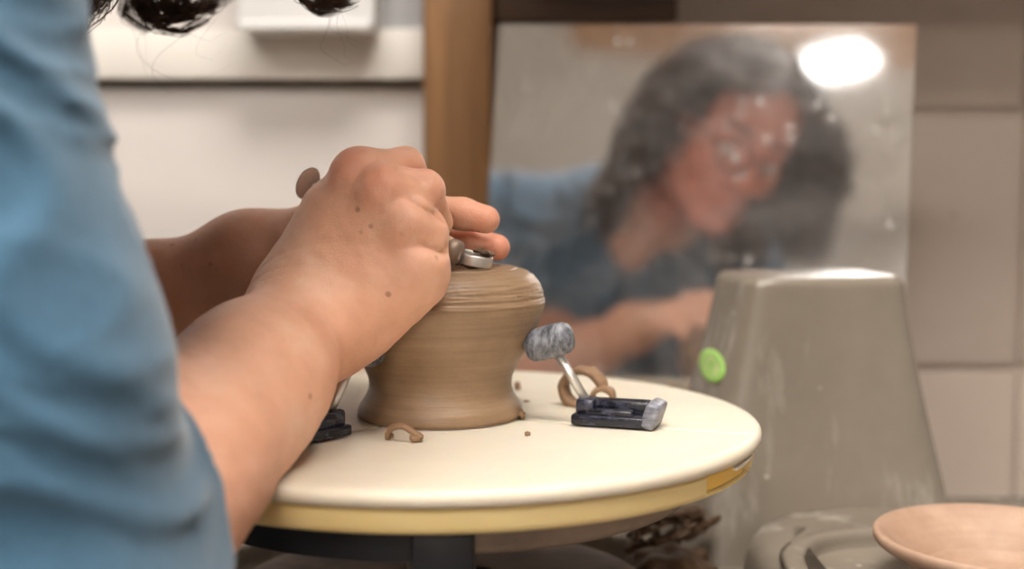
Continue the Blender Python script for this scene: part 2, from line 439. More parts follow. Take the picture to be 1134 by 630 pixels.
# -------- right hand (near), holds the tool; every joint a point of the skeleton
def finger(pts, rad, palm_k=.009):
    fs = []
    for i in range(len(pts)-1): fs.append(cap(pts[i], pts[i+1], rad[i], rad[i+1]))
    return U(.004, *fs)
R_in = dict(mcp=W(396,190,.656), pip=W(449,183,.674), dip=W(468,212,.696), tip=W(456,236,.700))
R_mi = dict(mcp=W(427,210,.642), pip=W(470,210,.652), dip=W(482,246,.676), tip=W(462,258,.690))
R_ri = dict(mcp=W(454,245,.638), pip=W(474,256,.646), dip=W(472,282,.668), tip=W(455,280,.682))
R_pi = dict(mcp=W(466,287,.642), pip=W(471,300,.650), dip=W(466,318,.668), tip=W(450,308,.680))
R_th = [W(352,305,.690), W(385,262,.705), W(428,238,.716), W(455,238,.712)]
def chain(d): return [d['mcp'], d['pip'], d['dip'], d['tip']]
nR = np.array([-.25, -.90, .36]); nR /= np.linalg.norm(nR)     # back of the near hand faces the camera
wr = WR
def pl(p): return p+(wr-p)*.075
palmR = U(.018,
    cap(wr+[0,0,0], pl(R_in['mcp']*.5+R_mi['mcp']*.5)+nR*-.007, .0255, .0145, (nR, 1.25)),
    cap(wr+(R_mi['mcp']-R_in['mcp'])*.25, pl(R_mi['mcp'])-nR*.0060, .0235, .014, (nR, 1.2)),
    cap(wr+(R_pi['mcp']-R_in['mcp'])*.15, pl(R_ri['mcp'])-nR*.0065, .0235, .014, (nR, 1.2)),
    cap(wr+(R_pi['mcp']-R_in['mcp'])*.22, pl(R_pi['mcp'])-nR*.006, .0235, .0125),
    cap(W(408,352,.668), W(462,312,.652), .0165, .0135),       # heel of the hand above the pot
    cap(wr, pl(R_in['mcp'])-nR*.0075, .023, .0115),
    cap(W(341,318,.672), W(368,236,.672), .0210, .0155),
    )
tendonR = U(.004, cap(wr+(R_in['mcp']-wr)*.4+nR*.0135, R_in['mcp']-nR*.006, .004, .0075),
    cap(wr+(R_mi['mcp']-wr)*.4+nR*.015, R_mi['mcp']-nR*.006, .004, .0075),
    cap(wr+(R_ri['mcp']-wr)*.45+nR*.014, R_ri['mcp']-nR*.006, .0035, .007))
dirR = (WR-ER)/np.linalg.norm(WR-ER)
sideR = np.cross(dirR, nR)
armR = U(.03,
    cap(ER, WR-dirR*.075, .041, .033),
    cap(ER+dirR*.015+nR*.004-sideR*.010, ER+dirR*.12, .038, .033),
    cap(WR-dirR*.085, WR, .0325, .0260, (nR, 1.12)),
    )
fR = [finger(chain(R_in), [.0102,.0094,.0084,.0074]), finger(chain(R_mi), [.0106,.0100,.0086,.0076]),
      finger(chain(R_ri), [.0102,.0094,.0082,.0072]), finger(chain(R_pi), [.0096,.0084,.0074,.0066]),
      U(.008, cap(R_th[0], R_th[1], .0155, .0115), cap(R_th[1], R_th[2], .0110, .0098), cap(R_th[2], R_th[3], .0098, .0086))]
knuR = [(R_in['mcp']+nR*.0026, .0078), (R_mi['mcp']+nR*.0022, .0078), (R_ri['mcp']+nR*.0025, .0070), (R_pi['mcp']+nR*.0015, .0064)]
kn_f = U(.002, *[ell(c, (r, r, r)) for c, r in knuR])
POT_Z = [0, .003, .0098, .0165, .024, .034, .0455, .0565, .065, .0674, .0728, .0786, .0832, .0850, .0866]
POT_R = [.0463, .0479, .0448, .0416, .0421, .0474, .0536, .0581, .0603, .0603, .0592, .0562, .0510, .0452, .0440]
def press(d, p):
    """flesh gives way where it rests on the plate, the pot or the tool handle"""
    r = np.sqrt(p[:, 0]**2+p[:, 1]**2); z = p[:, 2]
    cyl = np.maximum(r-.1850, np.abs(z+.0105)-.0122)
    d = np.maximum(d, -cyl)
    pr = np.interp(z, POT_Z, POT_R); pot_ = np.maximum((r-pr)*.8-.0022, z-.0882)
    d = np.maximum(d, -pot_)
    a = math.radians(228.5); u = p[:, 0]*math.cos(a)+p[:, 1]*math.sin(a); v = -p[:, 0]*math.sin(a)+p[:, 1]*math.cos(a)
    blk = np.maximum(np.maximum(np.abs(u-.102)-.0265, np.abs(v)-.0145), z-.0185)
    d = np.maximum(d, -blk)
    c_, s_ = math.cos(a), math.sin(a)
    d = np.maximum(d, -cap((.084*c_, .084*s_, .012), (.0655*c_, .0655*s_, .043), .0045, .0045)(p))
    d = np.maximum(d, -cap((.046*c_, .046*s_, .041), (.074*c_, .074*s_, .050), .0128, .0128)(p))
    return np.maximum(d, -cap(W(330,198,.725), W(506,281,.680), .0078, .0082)(p)).astype(np.float32)
def handR(p):
    base = smin(palmR(p), armR(p), .022)
    base = smin(base, tendonR(p), .006)
    base = smin(base, kn_f(p), .018)
    d = base
    for i, f in enumerate(fR):
        d = np.minimum(d, smin(base, f(p), .007 if i < 4 else .014))
    # skin creases at wrist and knuckle joints, faint veins
    s = (p-WR.astype(np.float32))@dirR.astype(np.float32)
    w = np.exp(-((s+.010)/.0012)**2)+.8*np.exp(-((s+.019)/.0012)**2)
    for A, B in (((438,187), (468,197)), ((452,222), (487,244)), ((462,270), (489,281))):
        a, b = W(*A, .630), W(*B, .630); ab = (b-a)[[0,2]]; q = p[:, [0,2]]-a[[0,2]].astype(np.float32)
        t = np.clip(q@ab.astype(np.float32)/float(ab@ab), 0, 1); r_ = np.sqrt(((q-t[:, None]*ab)**2).sum(1))
        g = np.maximum(r_+.0009-.0009*t, np.abs(p[:, 1]+.089)-.010)
        d = smax(d, (-g).astype(np.float32), .0065)
    P = p.astype(np.float64)
    n_ = np.sin(P[:, 0]*310+1.3*np.sin(P[:, 2]*190+1))*np.sin(P[:, 2]*265+P[:, 1]*140+.4)
    n_ += .4*np.sin(P[:, 0]*520+P[:, 2]*430+2*np.sin(P[:, 1]*260))
    d = d+.0004*w+(.00018*n_).astype(np.float32)
    return press(d, p)
# -------- left hand (far), fingers reaching right over the pot
L_in = [W(398,238,.738), W(462,231,.722), W(512,237,.708), W(538,243,.704)]
L_mi = [W(402,262,.752), W(474,262,.738), W(524,270,.724), W(550,274,.720)]
L_ri = [W(405,280,.775), W(460,284,.770), W(490,294,.770), W(502,300,.771)]
L_pi = [W(404,293,.798), W(448,298,.800), W(470,308,.800), W(480,316,.800)]
L_th = [W(330,262,.735), W(375,225,.728), W(410,216,.722), W(440,226,.716)]
nL = np.array([-.1, -.55, .83]); nL /= np.linalg.norm(nL)
dirL = (WL-EL)/np.linalg.norm(WL-EL)
palmL = U(.016, cap(WL, L_in[0], .0225, .0125), cap(WL, L_mi[0], .0235, .0125), cap(WL+[0,.004,-.002], L_ri[0], .0225, .012), cap(WL+[0,.008,-.004], L_pi[0], .021, .011))
armL = U(.03, cap(EL, WL-dirL*.07, .043, .0295), cap(WL-dirL*.09, WL, .030, .0235, (nL, 1.1)))
fL = [finger(L_in, [.0112,.0096,.0088,.0080]), finger(L_mi, [.0112,.0098,.0088,.0078]), finger(L_ri, [.0108,.0092,.0082,.0074]), finger(L_pi, [.0098,.0082,.0074,.0066]),
      U(.008, cap(L_th[0], L_th[1], .0150, .0112), cap(L_th[1], L_th[2], .0110, .0098), cap(L_th[2], L_th[3], .0098, .0084))]
def handL(p):
    base = smin(palmL(p), armL(p), .02)
    d = base
    for f in fL: d = np.minimum(d, smin(base, f(p), .008))
    return press(d, p)
# -------- head, neck, torso, upper arms
def headf(p):
    q = (p-HC.astype(np.float32))@HR.astype(np.float32)
    x, y, z = q[:, 0], q[:, 1], q[:, 2]; ax = np.abs(x); qm = np.stack([ax, y, z], 1)
    d = ell((0,-.012,.028), (.074,.094,.086))(q)
    d = smin(d, ell((0,.018,-.035), (.060,.066,.080))(q), .03)
    d = smin(d, ell((.034,.052,-.030), (.026,.026,.024))(qm), .02)        # cheekbones
    d = smin(d, cap((.044,.02,-.070), (.010,.072,-.098), .020, .017)(qm), .02)   # jaw
    d = smin(d, ell((0,.074,-.098), (.018,.014,.014))(q), .012)           # chin
    d = smin(d, cap((.038,.072,.020), (.008,.082,.014), .009, .009)(qm), .012)   # brow
    d = smax(d, -ell((.031,.098,.000), (.019,.020,.012))(qm), .012)       # eye sockets
    d = smin(d, ell((.031,.073,-.001), (.0145,.0125,.0115))(qm), .003)    # lids over the eyes
    d = smin(d, cap((0,.086,.008), (0,.111,-.034), .007, .0095)(q), .008) # nose
    d = smin(d, ell((.011,.098,-.036), (.0075,.0095,.007))(qm), .005)
    d = smax(d, -ell((.006,.106,-.044), (.0032,.005,.004))(qm), .002)
    d = smin(d, cap((.016,.084,-.061), (0,.092,-.059), .0042, .0056)(qm), .006)  # upper lip
    d = smin(d, cap((.014,.083,-.069), (0,.090,-.071), .0042, .0062)(qm), .006)  # lower lip
    d = smax(d, -cap((.022,.086,-.065), (0,.0985,-.065), .0010, .0014)(qm), .002)
    ear = ell((.078,-.012,-.012), (.008,.019,.031))(qm)
    ear = smax(ear, -ell((.085,-.006,-.010), (.005,.011,.020))(qm), .004)
    d = smin(d, ear, .006)
    return d
neck = cap(NB+[0,0,-.02], H(0,-.03,-.07), .060, .054)
chest = NB-fwd*.03+np.array([0,0,-.16])
BR = np.stack([lft, fwd, np.array([0,0,1.])], 1)
torso = U(.06, ell(chest, (.165,.105,.19), BR), ell((chest+PEL)/2+[0,0,-.02], (.135,.10,.18), BR), ell(PEL, (.16,.12,.12), BR),
    cap(SR, NB, .048, .055), cap(SL, NB, .048, .055))
uaR = cap(SR, ER, .052, .043); uaL = cap(SL, EL, .052, .042)
def bodyf(p):
    d = smin(torso(p), smin(uaR(p), uaL(p), .01), .03)
    d = smin(d, neck(p), .03)
    return smin(d, headf(p), .02)
person = empty('person', (PEL[0], PEL[1], -.62))
tag(person, 'person in a blue shirt with long dark hair, trimming the pot', 'person')
poff = -np.array(person.location)
def add_body():
    parts = []
    def aabb(pts, m): pts = np.array(pts); return pts.min(0)-m, pts.max(0)+m
    lo, hi = aabb([ER, WR, *chain(R_in), *chain(R_mi), *chain(R_ri), *chain(R_pi), *R_th], .055)
    parts.append(surface(handR, lo, hi, .0013))
    lo, hi = aabb([EL, WL, *L_in, *L_mi, *L_pi, *L_th], .05)
    parts.append(surface(handL, lo, hi, .0016))
    lo, hi = aabb([SR, SL, ER, EL, PEL, H(0,0,.12), H(0,.12,0), H(.1,0,0), H(-.1,0,0), H(0,0,-.12)], .10)
    parts.append(surface(bodyf, lo, hi, .003))
    Vs, Fs, o = [], [], 0
    for V, F in parts: Vs.append(V); Fs.append(F+o); o += len(V)
    V = np.concatenate(Vs); F = np.concatenate(Fs)
    b = np_mesh('body', V+poff, F, [M['skin']], person)
    red = np.zeros(len(V))
    spots = [(R_in['mcp']+nR*.008, .012, .5), (R_mi['mcp']+nR*.008, .011, .5), (R_ri['mcp']+nR*.008, .011, .28), (R_pi['mcp']+nR*.008, .012, .15),
             (R_in['pip'], .012, .25), (R_mi['pip'], .013, .35), (L_in[3], .016, .35), (L_mi[3], .016, .5), (R_ri['pip'], .012, .3),
             (ER+dirR*.03-sideR*.04, .07, .55), (ER+dirR*.02+np.array([.03,0,-.02]), .06, .5), (EL+dirL*.1, .09, .35),
             (H(0,.11,-.03), .022, .5), (H(.04,.07,-.03), .025, .5), (H(-.04,.07,-.03), .025, .5), (H(0,.09,-.065), .013, .85), (H(0,.02,-.13), .07, .4)]
    for c, r, s in spots:
        d = np.linalg.norm(V-c, axis=1); red = np.maximum(red, s*np.exp(-(d/r)**2))
    q = (V-HC)@HR
    red = np.maximum(red, .75*(np.linalg.norm(V-HC, axis=1) < .15))
    at = b.data.attributes.new('red', 'FLOAT', 'POINT'); at.data.foreach_set('value', red.astype(np.float32))
    return b
body = add_body()
# nails on the far hand's visible fingers are turned away; the near hand's are hidden round the handle
# -------- blue shirt
def ss(t): return t*t*(3-2*t)
def folds(p):
    P = p.astype(np.float64)
    x, y, z = P[:, 0], P[:, 1], P[:, 2]
    wv = .010*np.sin(31*z+17*x+1.2)+.008*np.sin(52*z-38*x+25*y+.7)+.004*np.sin(97*x+71*z)
    a = (x*.80+z*.62+y*.12+wv)
    f1 = 1-np.abs(np.sin(a*PI/.027))
    f2 = 1-np.abs(np.sin((z+.35*x+wv*1.3)*PI/.033+.8))
    m = 1/(1+np.exp(-(z-.055)/.02))
    env = .55+.45*np.sin(23*x+19*z+11*y)
    f3 = 1-np.abs(np.sin((.7*x+.9*z-.3*y+wv*1.6)*PI/.0165+1.1))
    dm = 1-.7/(1+np.exp(-(x+.128-.25*np.maximum(0, .06-z))/.008))
    return dm*(.0115*ss(f1)*m+.0115*ss(f2)*(1-m))*(.5+.5*env)+.0022*f3*f3*(1-env*.6)
HEMR = ER+dirR*.072; HEML = EL+dirL*.055
shR = U(.03, cap(SR+[0,0,.004], SR*.35+ER*.65+np.array([.004,0,.004]), .066, .064), cap(SR*.35+ER*.65+np.array([.004,0,.004]), ER, .064, .060), cap(ER, HEMR+dirR*.02, .060, .0535))
shL = U(.03, cap(SL, EL, .066, .058), cap(EL, HEML+dirL*.02, .058, .052))
torsoS = U(.06, ell(chest, (.185,.125,.20), BR), ell((chest+PEL)/2, (.158,.122,.20), BR), ell(PEL+[0,0,.02], (.175,.138,.13), BR),
    cap(SR, NB, .058, .060), cap(SL, NB, .058, .060))
aR = (cap(ER-dirR*.02, WR, .0475, .040)); 
def shirtf(p):
    d = smin(torsoS(p), smin(shR(p), shL(p), .01), .035)
    hd = np.exp(-(np.maximum(0, .035+((p-HEMR.astype(np.float32))@dirR.astype(np.float32)))/.03)**2*(np.linalg.norm(p-HEMR, axis=1) < .12))
    d = d-folds(p)*hd+.0045
    # cuffs: cut square and hollowed round the forearm
    nh = dirR+np.array([.15,0,-.50]); nh /= np.linalg.norm(nh)
    for hem, di, el_, off in ((HEMR, nh, ER, .0), (HEML, dirL, EL, .0)):
        q = p-hem.astype(np.float32); s = q@di.astype(np.float32)
        near = np.sqrt((q*q).sum(1))
        pl = np.where(near < .11, s, -1)
        d = smax(d, pl.astype(np.float32), .004)
    inner = np.maximum(armR(p)-.0045, -((p-(HEMR-dirR*.05).astype(np.float32))@dirR.astype(np.float32)))
    d = np.maximum(d, -inner)
    inner = np.maximum(armL(p)-.0045, -((p-(HEML-dirL*.03).astype(np.float32))@dirL.astype(np.float32)))
    d = np.maximum(d, -inner)
    # neckline: round the neck and down in a V at the front
    v = np.minimum(cap(NB+[0,0,-.01], H(0,-.03,-.07), .068, .085)(p), cap(NB+fwd*.05+[0,0,.0], NB+fwd*.115+[0,0,-.115], .055, .012)(p))
    d = smax(d, -v, .004)
    r = np.sqrt(p[:, 0]**2+p[:, 1]**2); d = np.maximum(d, -np.maximum(r-.1855, np.abs(p[:, 2]+.0110)-.0135))
    # bottom hem
    d = smax(d, ((PEL[2]-.06)-p[:, 2]).astype(np.float32), .004)
    return d
def biggest(V, F):
    lab = np.arange(len(V))
    while True:
        old = lab.copy(); m = lab[F].min(1)
        for k in range(4): np.minimum.at(lab, F[:, k], m)
        lab = lab[lab]
        if (lab == old).all(): break
    u, c = np.unique(lab, return_counts=True); keep = lab == u[np.argmax(c)]
    idx = np.cumsum(keep)-1
    return V[keep], idx[F[keep[F].all(1)]]
pts = np.array([SR, SL, ER, EL, PEL, HEMR, HEML])
V, F = biggest(*surface(shirtf, pts.min(0)-.15, pts.max(0)+.12, .0028))
np_mesh('shirt', V+poff, F, [M['shirt']], person)
# cuff seam of the near sleeve
# -------- jeans and shoes (below the wheel, out of the picture)
HL_ = PEL+lft*.09; HRr = PEL-lft*.09
KL = HL_+fwd*.16+lft*.16+[0,0,-.22]; KR = HRr+fwd*.14-lft*.14+[0,0,-.22]
AL = KL+[0,0,-.0]-fwd*.02; AR = KR-fwd*.02
FLZ = -.62-.02
jeans = U(.05, ell(PEL+[0,0,-.03], (.178,.142,.12), BR), cap(HL_, KL, .085, .060), cap(HRr, KR, .085, .060))
def jeansf(p): return smax(jeans(p), (p[:, 2]-(PEL[2]+.0)).astype(np.float32), .01)
# -------- hair
def make_hair():
    verts, faces = [], []
    e_c = np.array([0,-.012,.027]); e_r = np.array([.0780,.0985,.0905])
    sh_f = lambda p: np.minimum(torsoS(p), np.minimum(shR(p), np.minimum(shL(p), neck(p))))
    def guide(root, L_, seed, part, zstop):
        rs = np.random.default_rng(seed)
        p = root.copy(); n = 20; st = L_/n
        nrm = (HR.T@(root-HC)-e_c)/e_r**2; nrm = HR@(nrm/np.linalg.norm(nrm))
        d = nrm*.3-hf*.3+np.array([0,0,-.2])+hl*np.sign(part)*.3
        out = [p.copy()]; side = np.sign(part)
        for i in range(n):
            t = i/n
            d = d*.74+np.array([0,0,-1.])*.26*(.6+t)
            q = HR.T@(p-HC)
            if q[1] > -.01 and abs(q[0]) < .088 and q[2] < .085: d = d+hl*side*.55
            if q[1] > .035 and q[2] < .075: d = d-hf*.5
            d = d/np.linalg.norm(d); p = p+d*st
            q = HR.T@(p-HC)-e_c; k = math.sqrt(((q/e_r)**2).sum())
            if k < 1.04: p = HC+HR@(e_c+q/k*1.05)
            dd = sh_f(p[None].astype(np.float32))[0]
            if dd < .010:
                g = np.array([sh_f((p+h_)[None].astype(np.float32))[0]-dd for h_ in np.eye(3)*.003])
                g /= np.linalg.norm(g)+1e-6; p = p+g*(.010-dd)
            out.append(p.copy())
            if p[2] < zstop: break
        return out
    def lock(g, k, spread, r0, amp, seed, nseg=26):
        """k fine strands following one wavy guide, fanned a little and drawn together at the tip"""
        rs = np.random.default_rng(seed); g = spline(g, nseg)
        ph = rs.uniform(0, 6.28, 2); fr = rs.uniform(.45, .75)
        for _ in range(k):
            o = rs.normal(size=3)*spread; o2 = rs.normal(size=3)*spread*.8; r = r0*rs.uniform(.6, 1.2); cut = rs.integers(0, 4)
            pts_ = []
            for i in range(nseg-cut):
                t = i/(nseg-1)
                a = amp*min(1, 2.5*t)
                w_ = np.array([math.sin(fr*i+ph[0]), math.cos(fr*i*.9+ph[1]), .25*math.sin(fr*i*1.3)])*a
                pts_.append(g[i]+w_+o*(1-t)+o2*t*(1.2-.5*t))
            tube(pts_, [r*(1-.8*(i/len(pts_))**2) for i in range(len(pts_))], 3, False, verts, faces)
    cnt = 0
    while cnt < 340:
        u = rng.normal(size=3); u /= np.linalg.norm(u)
        q = e_c+e_r*u
        if q[2] < -.035 or (q[1] > .040 and q[2] < .080) or (abs(q[0]) > .055 and q[1] > .010 and q[2] < .03): continue
        part = q[0]+.004
        g = guide(HC+HR@q, rng.uniform(.20, .30), rng.integers(1e9), part if part else .001, .222+rng.uniform(0, .02))
        lock(g, 14, .0036, .00075, rng.uniform(.003, .007), rng.integers(1e9))
        cnt += 1
    # front locks that fall forward beside the face, near side
    for a_, b_, kk in (([(235,-170),(215,-90),(165,-30),(158,4),(178,24),(205,20),(226,2)], .585, 5), ([(250,-160),(240,-90),(200,-30),(190,2),(205,12),(228,4),(244,-12)], .60, 4),
                       ([(215,-170),(190,-90),(150,-30),(143,0),(158,20),(176,30)], .575, 4), ([(330,-170),(352,-90),(340,-30),(338,-4),(352,6),(372,8),(386,-4)], .62, 4),
                       ([(340,-170),(372,-100),(366,-40),(360,-10),(374,2),(390,-2)], .63, 3)):
        for m_ in range(1):
            lock([W(x_+12, y_+20+45*q_/len(a_), b_) for q_, (x_, y_) in enumerate(a_)], 2, .009, .00009, .002, rng.integers(1e9), 34)
        for m_ in range(kk):
            off = rng.normal(size=3)*.003
            lock([W(x_, y_, b_+.002*m_)+off for x_, y_ in a_], 24, .0022, .00045, .0012, rng.integers(1e9), 34)
    nu, nv = 40, 24; base = len(verts)
    for j in range(nv+1):
        for i in range(nu):
            th = PI*j/nv; a = 2*PI*i/nu
            u = np.array([math.sin(th)*math.cos(a), math.sin(th)*math.sin(a), math.cos(th)])
            verts.append(HC+HR@(e_c+e_r*u*1.005))
    for j in range(nv):
        for i in range(nu):
            c = e_c+e_r*np.array([math.sin(PI*(j+.5)/nv)*math.cos(2*PI*(i+.5)/nu), math.sin(PI*(j+.5)/nv)*math.sin(2*PI*(i+.5)/nu), math.cos(PI*(j+.5)/nv)])
            if c[2] < -.04 or (c[1] > .042 and c[2] < .080) or (c[1] > .0 and c[2] < .0): continue
            i2 = (i+1) % nu
            faces.append((base+j*nu+i, base+(j+1)*nu+i, base+(j+1)*nu+i2, base+j*nu+i2))
    return mesh_obj('hair', [v+poff for v in verts], faces, M['hair'], person)
hair = make_hair()
# eyebrows, eyes under lowered lids, glasses
def headpart(name, fn_pts, rad, mat):
    v, f = [], []
    for pts_ in fn_pts: tube([H(*q)+poff for q in pts_], rad, 8, True, v, f)
    return mesh_obj(name, v, f, mat, person)
headpart('eyebrow', [[(s*.014,.0905,.018), (s*.030,.088,.024), (s*.048,.074,.019)] for s in (1,)], .0026, M['hair'])
headpart('eyebrow', [[(s*.014,.0905,.018), (s*.030,.088,.024), (s*.048,.074,.019)] for s in (-1,)], .0026, M['hair'])
for s in (1, -1):
    bm = bmesh.new(); bmesh.ops.create_uvsphere(bm, u_segments=20, v_segments=12, radius=.0115)
    for v in bm.verts: v.co = Vector(H(s*.031, .0745, -.0045)+poff)+v.co
    e = bm_obj('eye', bm, M['eye'], person)
    bm = bmesh.new(); bmesh.ops.create_uvsphere(bm, u_segments=16, v_segments=8, radius=.0055)
    for v in bm.verts: v.co = Vector(H(s*.030, .0805, -.0095)+poff)+v.co
    bm_obj('iris', bm, M['iris'], e)
def ring(c, rx, rz, n=28):
    return [(c[0]+rx*math.cos(2*PI*i/n), c[1]-.004*(math.cos(2*PI*i/n)*(1 if c[0] > 0 else -1)), c[2]+rz*math.sin(2*PI*i/n)) for i in range(n+1)]
g_ = headpart('glasses', [ring((.032,.104,-.008), .024, .019), ring((-.032,.104,-.008), .024, .019), [(-.009,.108,-.003), (0,.112,.000), (.009,.108,-.003)],
    [(.055,.098,-.002), (.076,.05,0), (.082,-.01,.005)], [(-.055,.098,-.002), (-.076,.05,0), (-.082,-.01,.005)]], .0014, M['glasses'])
# lower body
lo = np.minimum.reduce([HL_, HRr, KL, KR, PEL])-.16; hi = np.maximum.reduce([HL_, HRr, KL, KR, PEL])+.16
V, F = surface(jeansf, lo, hi, .006)
np_mesh('jeans', V+poff, F, [M['jeans']], person)
for k_, nm in ((KL, 1), (KR, 2)):
    f_ = U(.03, cap(k_, k_-fwd*.03+[0,0,-.30], .058, .042))
    an = k_-fwd*.03+[0,0,-.30]
    V, F = surface(f_, np.minimum(k_, an)-.08, np.maximum(k_, an)+.08, .006)
    np_mesh('trouser_leg', V+poff, F, [M['jeans']], person)
    f_ = U(.03, cap(an-fwd*.02+[0,0,-.04], an+fwd*.15+[0,0,-.06], .040, .034))
    V, F = surface(lambda p: smax(f_(p), (an[2]-.085-p[:, 2]).astype(np.float32), .005), an-.12+fwd*.0, an+.12+fwd*.2, .005)
    np_mesh('shoe', V+poff, F, [M['shoe']], person)
FLOOR = float(an[2]-.085)
person_z = FLOOR
# ================================================================ THE WHEEL AND THE POT
LEGZ = FLOOR+.0418
GA = [math.radians(341.5), math.radians(228.5), math.radians(105)]       # the three slider grooves
grip = empty('wheel_grip', (0,0,-.0220))
tag(grip, 'large round cream plastic grip plate holding the clay pot on the wheel', 'grip plate')
def plate():
    # top plate: disc with a rounded lip, cut by three shallow radial grooves
    na = 720
    rs = list(np.linspace(.0, .172, 46))+[.1765,.179,.1808,.1820,.1829,.1833,.1832,.1826,.1815,.1795,.174]
    zs = [0]*46+[-.0001,-.0003,-.0008,-.0015,-.0026,-.0042,-.0058,-.0072,-.0081,-.0086,-.0088]
    verts, faces = [], []
    for r, z in zip(rs, zs):
        for k in range(na):
            a = 2*PI*k/na; dz = 0
            for g in GA:
                lat = abs(r*math.sin(a-g)) if math.cos(a-g) > 0 else 1
                if lat < .0020 and r < .1795 and z > -.002: dz = -.0016*min(1, (.0020-lat)/.0012)
            verts.append((r*math.cos(a), r*math.sin(a), z+dz))
    m = len(rs)
    for i in range(m-1):
        for k in range(na):
            k2 = (k+1) % na
            if i == 0: faces.append((k, na+k, na+k2)) if False else faces.append((i*na+k, (i+1)*na+k, (i+1)*na+k2, i*na+k2))
            else: faces.append((i*na+k, (i+1)*na+k, (i+1)*na+k2, i*na+k2))
    return verts, faces
v, f = plate()
tp = mesh_obj('top_plate', [(a, b, c+.0220) for a, b, c in v], f, M['cream'], grip)
tp.data.set_sharp_from_angle(angle=math.radians(50))
# lower plate with an open bay at the right where the amber insert shows
lp = [(.0,-.0090), (.170,-.0090), (.1765,-.0091), (.1780,-.0096), (.1790,-.0106), (.1790,-.0178), (.1780,-.0200), (.176,-.0213), (.171,-.0220), (.10,-.0220), (0,-.0220)]
def lower():
    verts, faces = [], []; na = 360
    for (r, z) in lp:
        for k in range(na):
            a = math.degrees(2*PI*k/na); rr = r
            if r > .175 and -.0180 < z < -.0092:
                d = (a-331+180) % 360-180
                if -10.5 < d < 11: rr = r-.0055
            verts.append((rr*math.cos(math.radians(a)), rr*math.sin(math.radians(a)), z+.0220))
    for i in range(len(lp)-1):
        for k in range(na):
            k2 = (k+1) % na
            faces.append((i*na+k, (i+1)*na+k, (i+1)*na+k2, i*na+k2))
    return verts, faces
v, f = lower(); lo_ = mesh_obj('lower_plate', v, f, M['creamyellow'], grip); lo_.data.set_sharp_from_angle(angle=math.radians(35))
def arc_bar(name, a0, a1, r0, r1, z0, z1, mat, parent, zo=.0220):
    v, f = [], []; n = max(4, int(abs(a1-a0)/1.2))
    for i in range(n+1):
        a = math.radians(a0+(a1-a0)*i/n); c, s = math.cos(a), math.sin(a)
        v += [(r0*c, r0*s, z0+zo), (r1*c, r1*s, z0+zo), (r1*c, r1*s, z1+zo), (r0*c, r0*s, z1+zo)]
    for i in range(n):
        for k in range(4):
            f.append((4*i+k, 4*i+(k+1) % 4, 4*i+4+(k+1) % 4, 4*i+4+k))
    f += [(3,2,1,0), (4*n,4*n+1,4*n+2,4*n+3)]
    o = mesh_obj(name, v, f, mat, parent, False)
    bv = o.modifiers.new('bevel', 'BEVEL'); bv.width = .0006; bv.segments = 2
    return o
tag(arc_bar('amber_insert', 320.6, 337, .166, .1772, -.0178, -.0104, M['yellow'], grip), 'amber yellow insert')
tag(arc_bar('stop_tab', 331, 341.9, .166, .1796, -.0132, -.0112, M['white_tab'], grip), 'white stop tab')
bm = bmesh.new(); box(bm, (.0100,-.1565,-.0125), (.0285,.018,.0255), None, .002)
o = bm_obj('clip', bm, M['black'], grip); tag(o, 'black clip gripping the wheel head')
tag(arc_bar('shade_arc', 196, 277, .1455, .1500, -.0420, -.0221, M['black'], grip), 'black arc standing in for shade on the wheel head')  # added black arc, puts shade on the left of the wheel head
for a in (35, 150):
    bm = bmesh.new(); box(bm, (.158*math.cos(math.radians(a)), .158*math.sin(math.radians(a)), -.0125), (.018,.022,.0255), None, .002)
    bm_obj('clip', bm, M['black'], grip)
# wheel head
pw = empty('pottery_wheel', (0,0,-.0437)); tag(pw, 'pottery wheel with a round clay-stained metal head under the cream plate', 'pottery wheel')
wh = lathe('wheel_head', [(0,.0215), (.139,.0215), (.1435,.0207), (.145,.0185), (.145,.006), (.143,.003), (.138,.0015), (.05,.0015), (0,.0015)], M['dullmetal'], pw, 160)
lathe('shaft', [(.020,.001), (.020,-.083), (0,-.083)], M['dullmetal'], pw, 32)
bm = bmesh.new(); box(bm, (.10,.04,-.23), (.44,.42,.22), None, .02, 3); bm_obj('motor_housing', bm, M['box_grey'], pw)
for lx, ly in ((-.09,-.14), (.29,-.14), (-.09,.22), (.29,.22)):
    bm = bmesh.new(); box(bm, (lx,ly,(-.34+LEGZ)/2), (.04,.04,-LEGZ-.34), None, .004); bm_obj('leg', bm, M['box_grey'], pw)
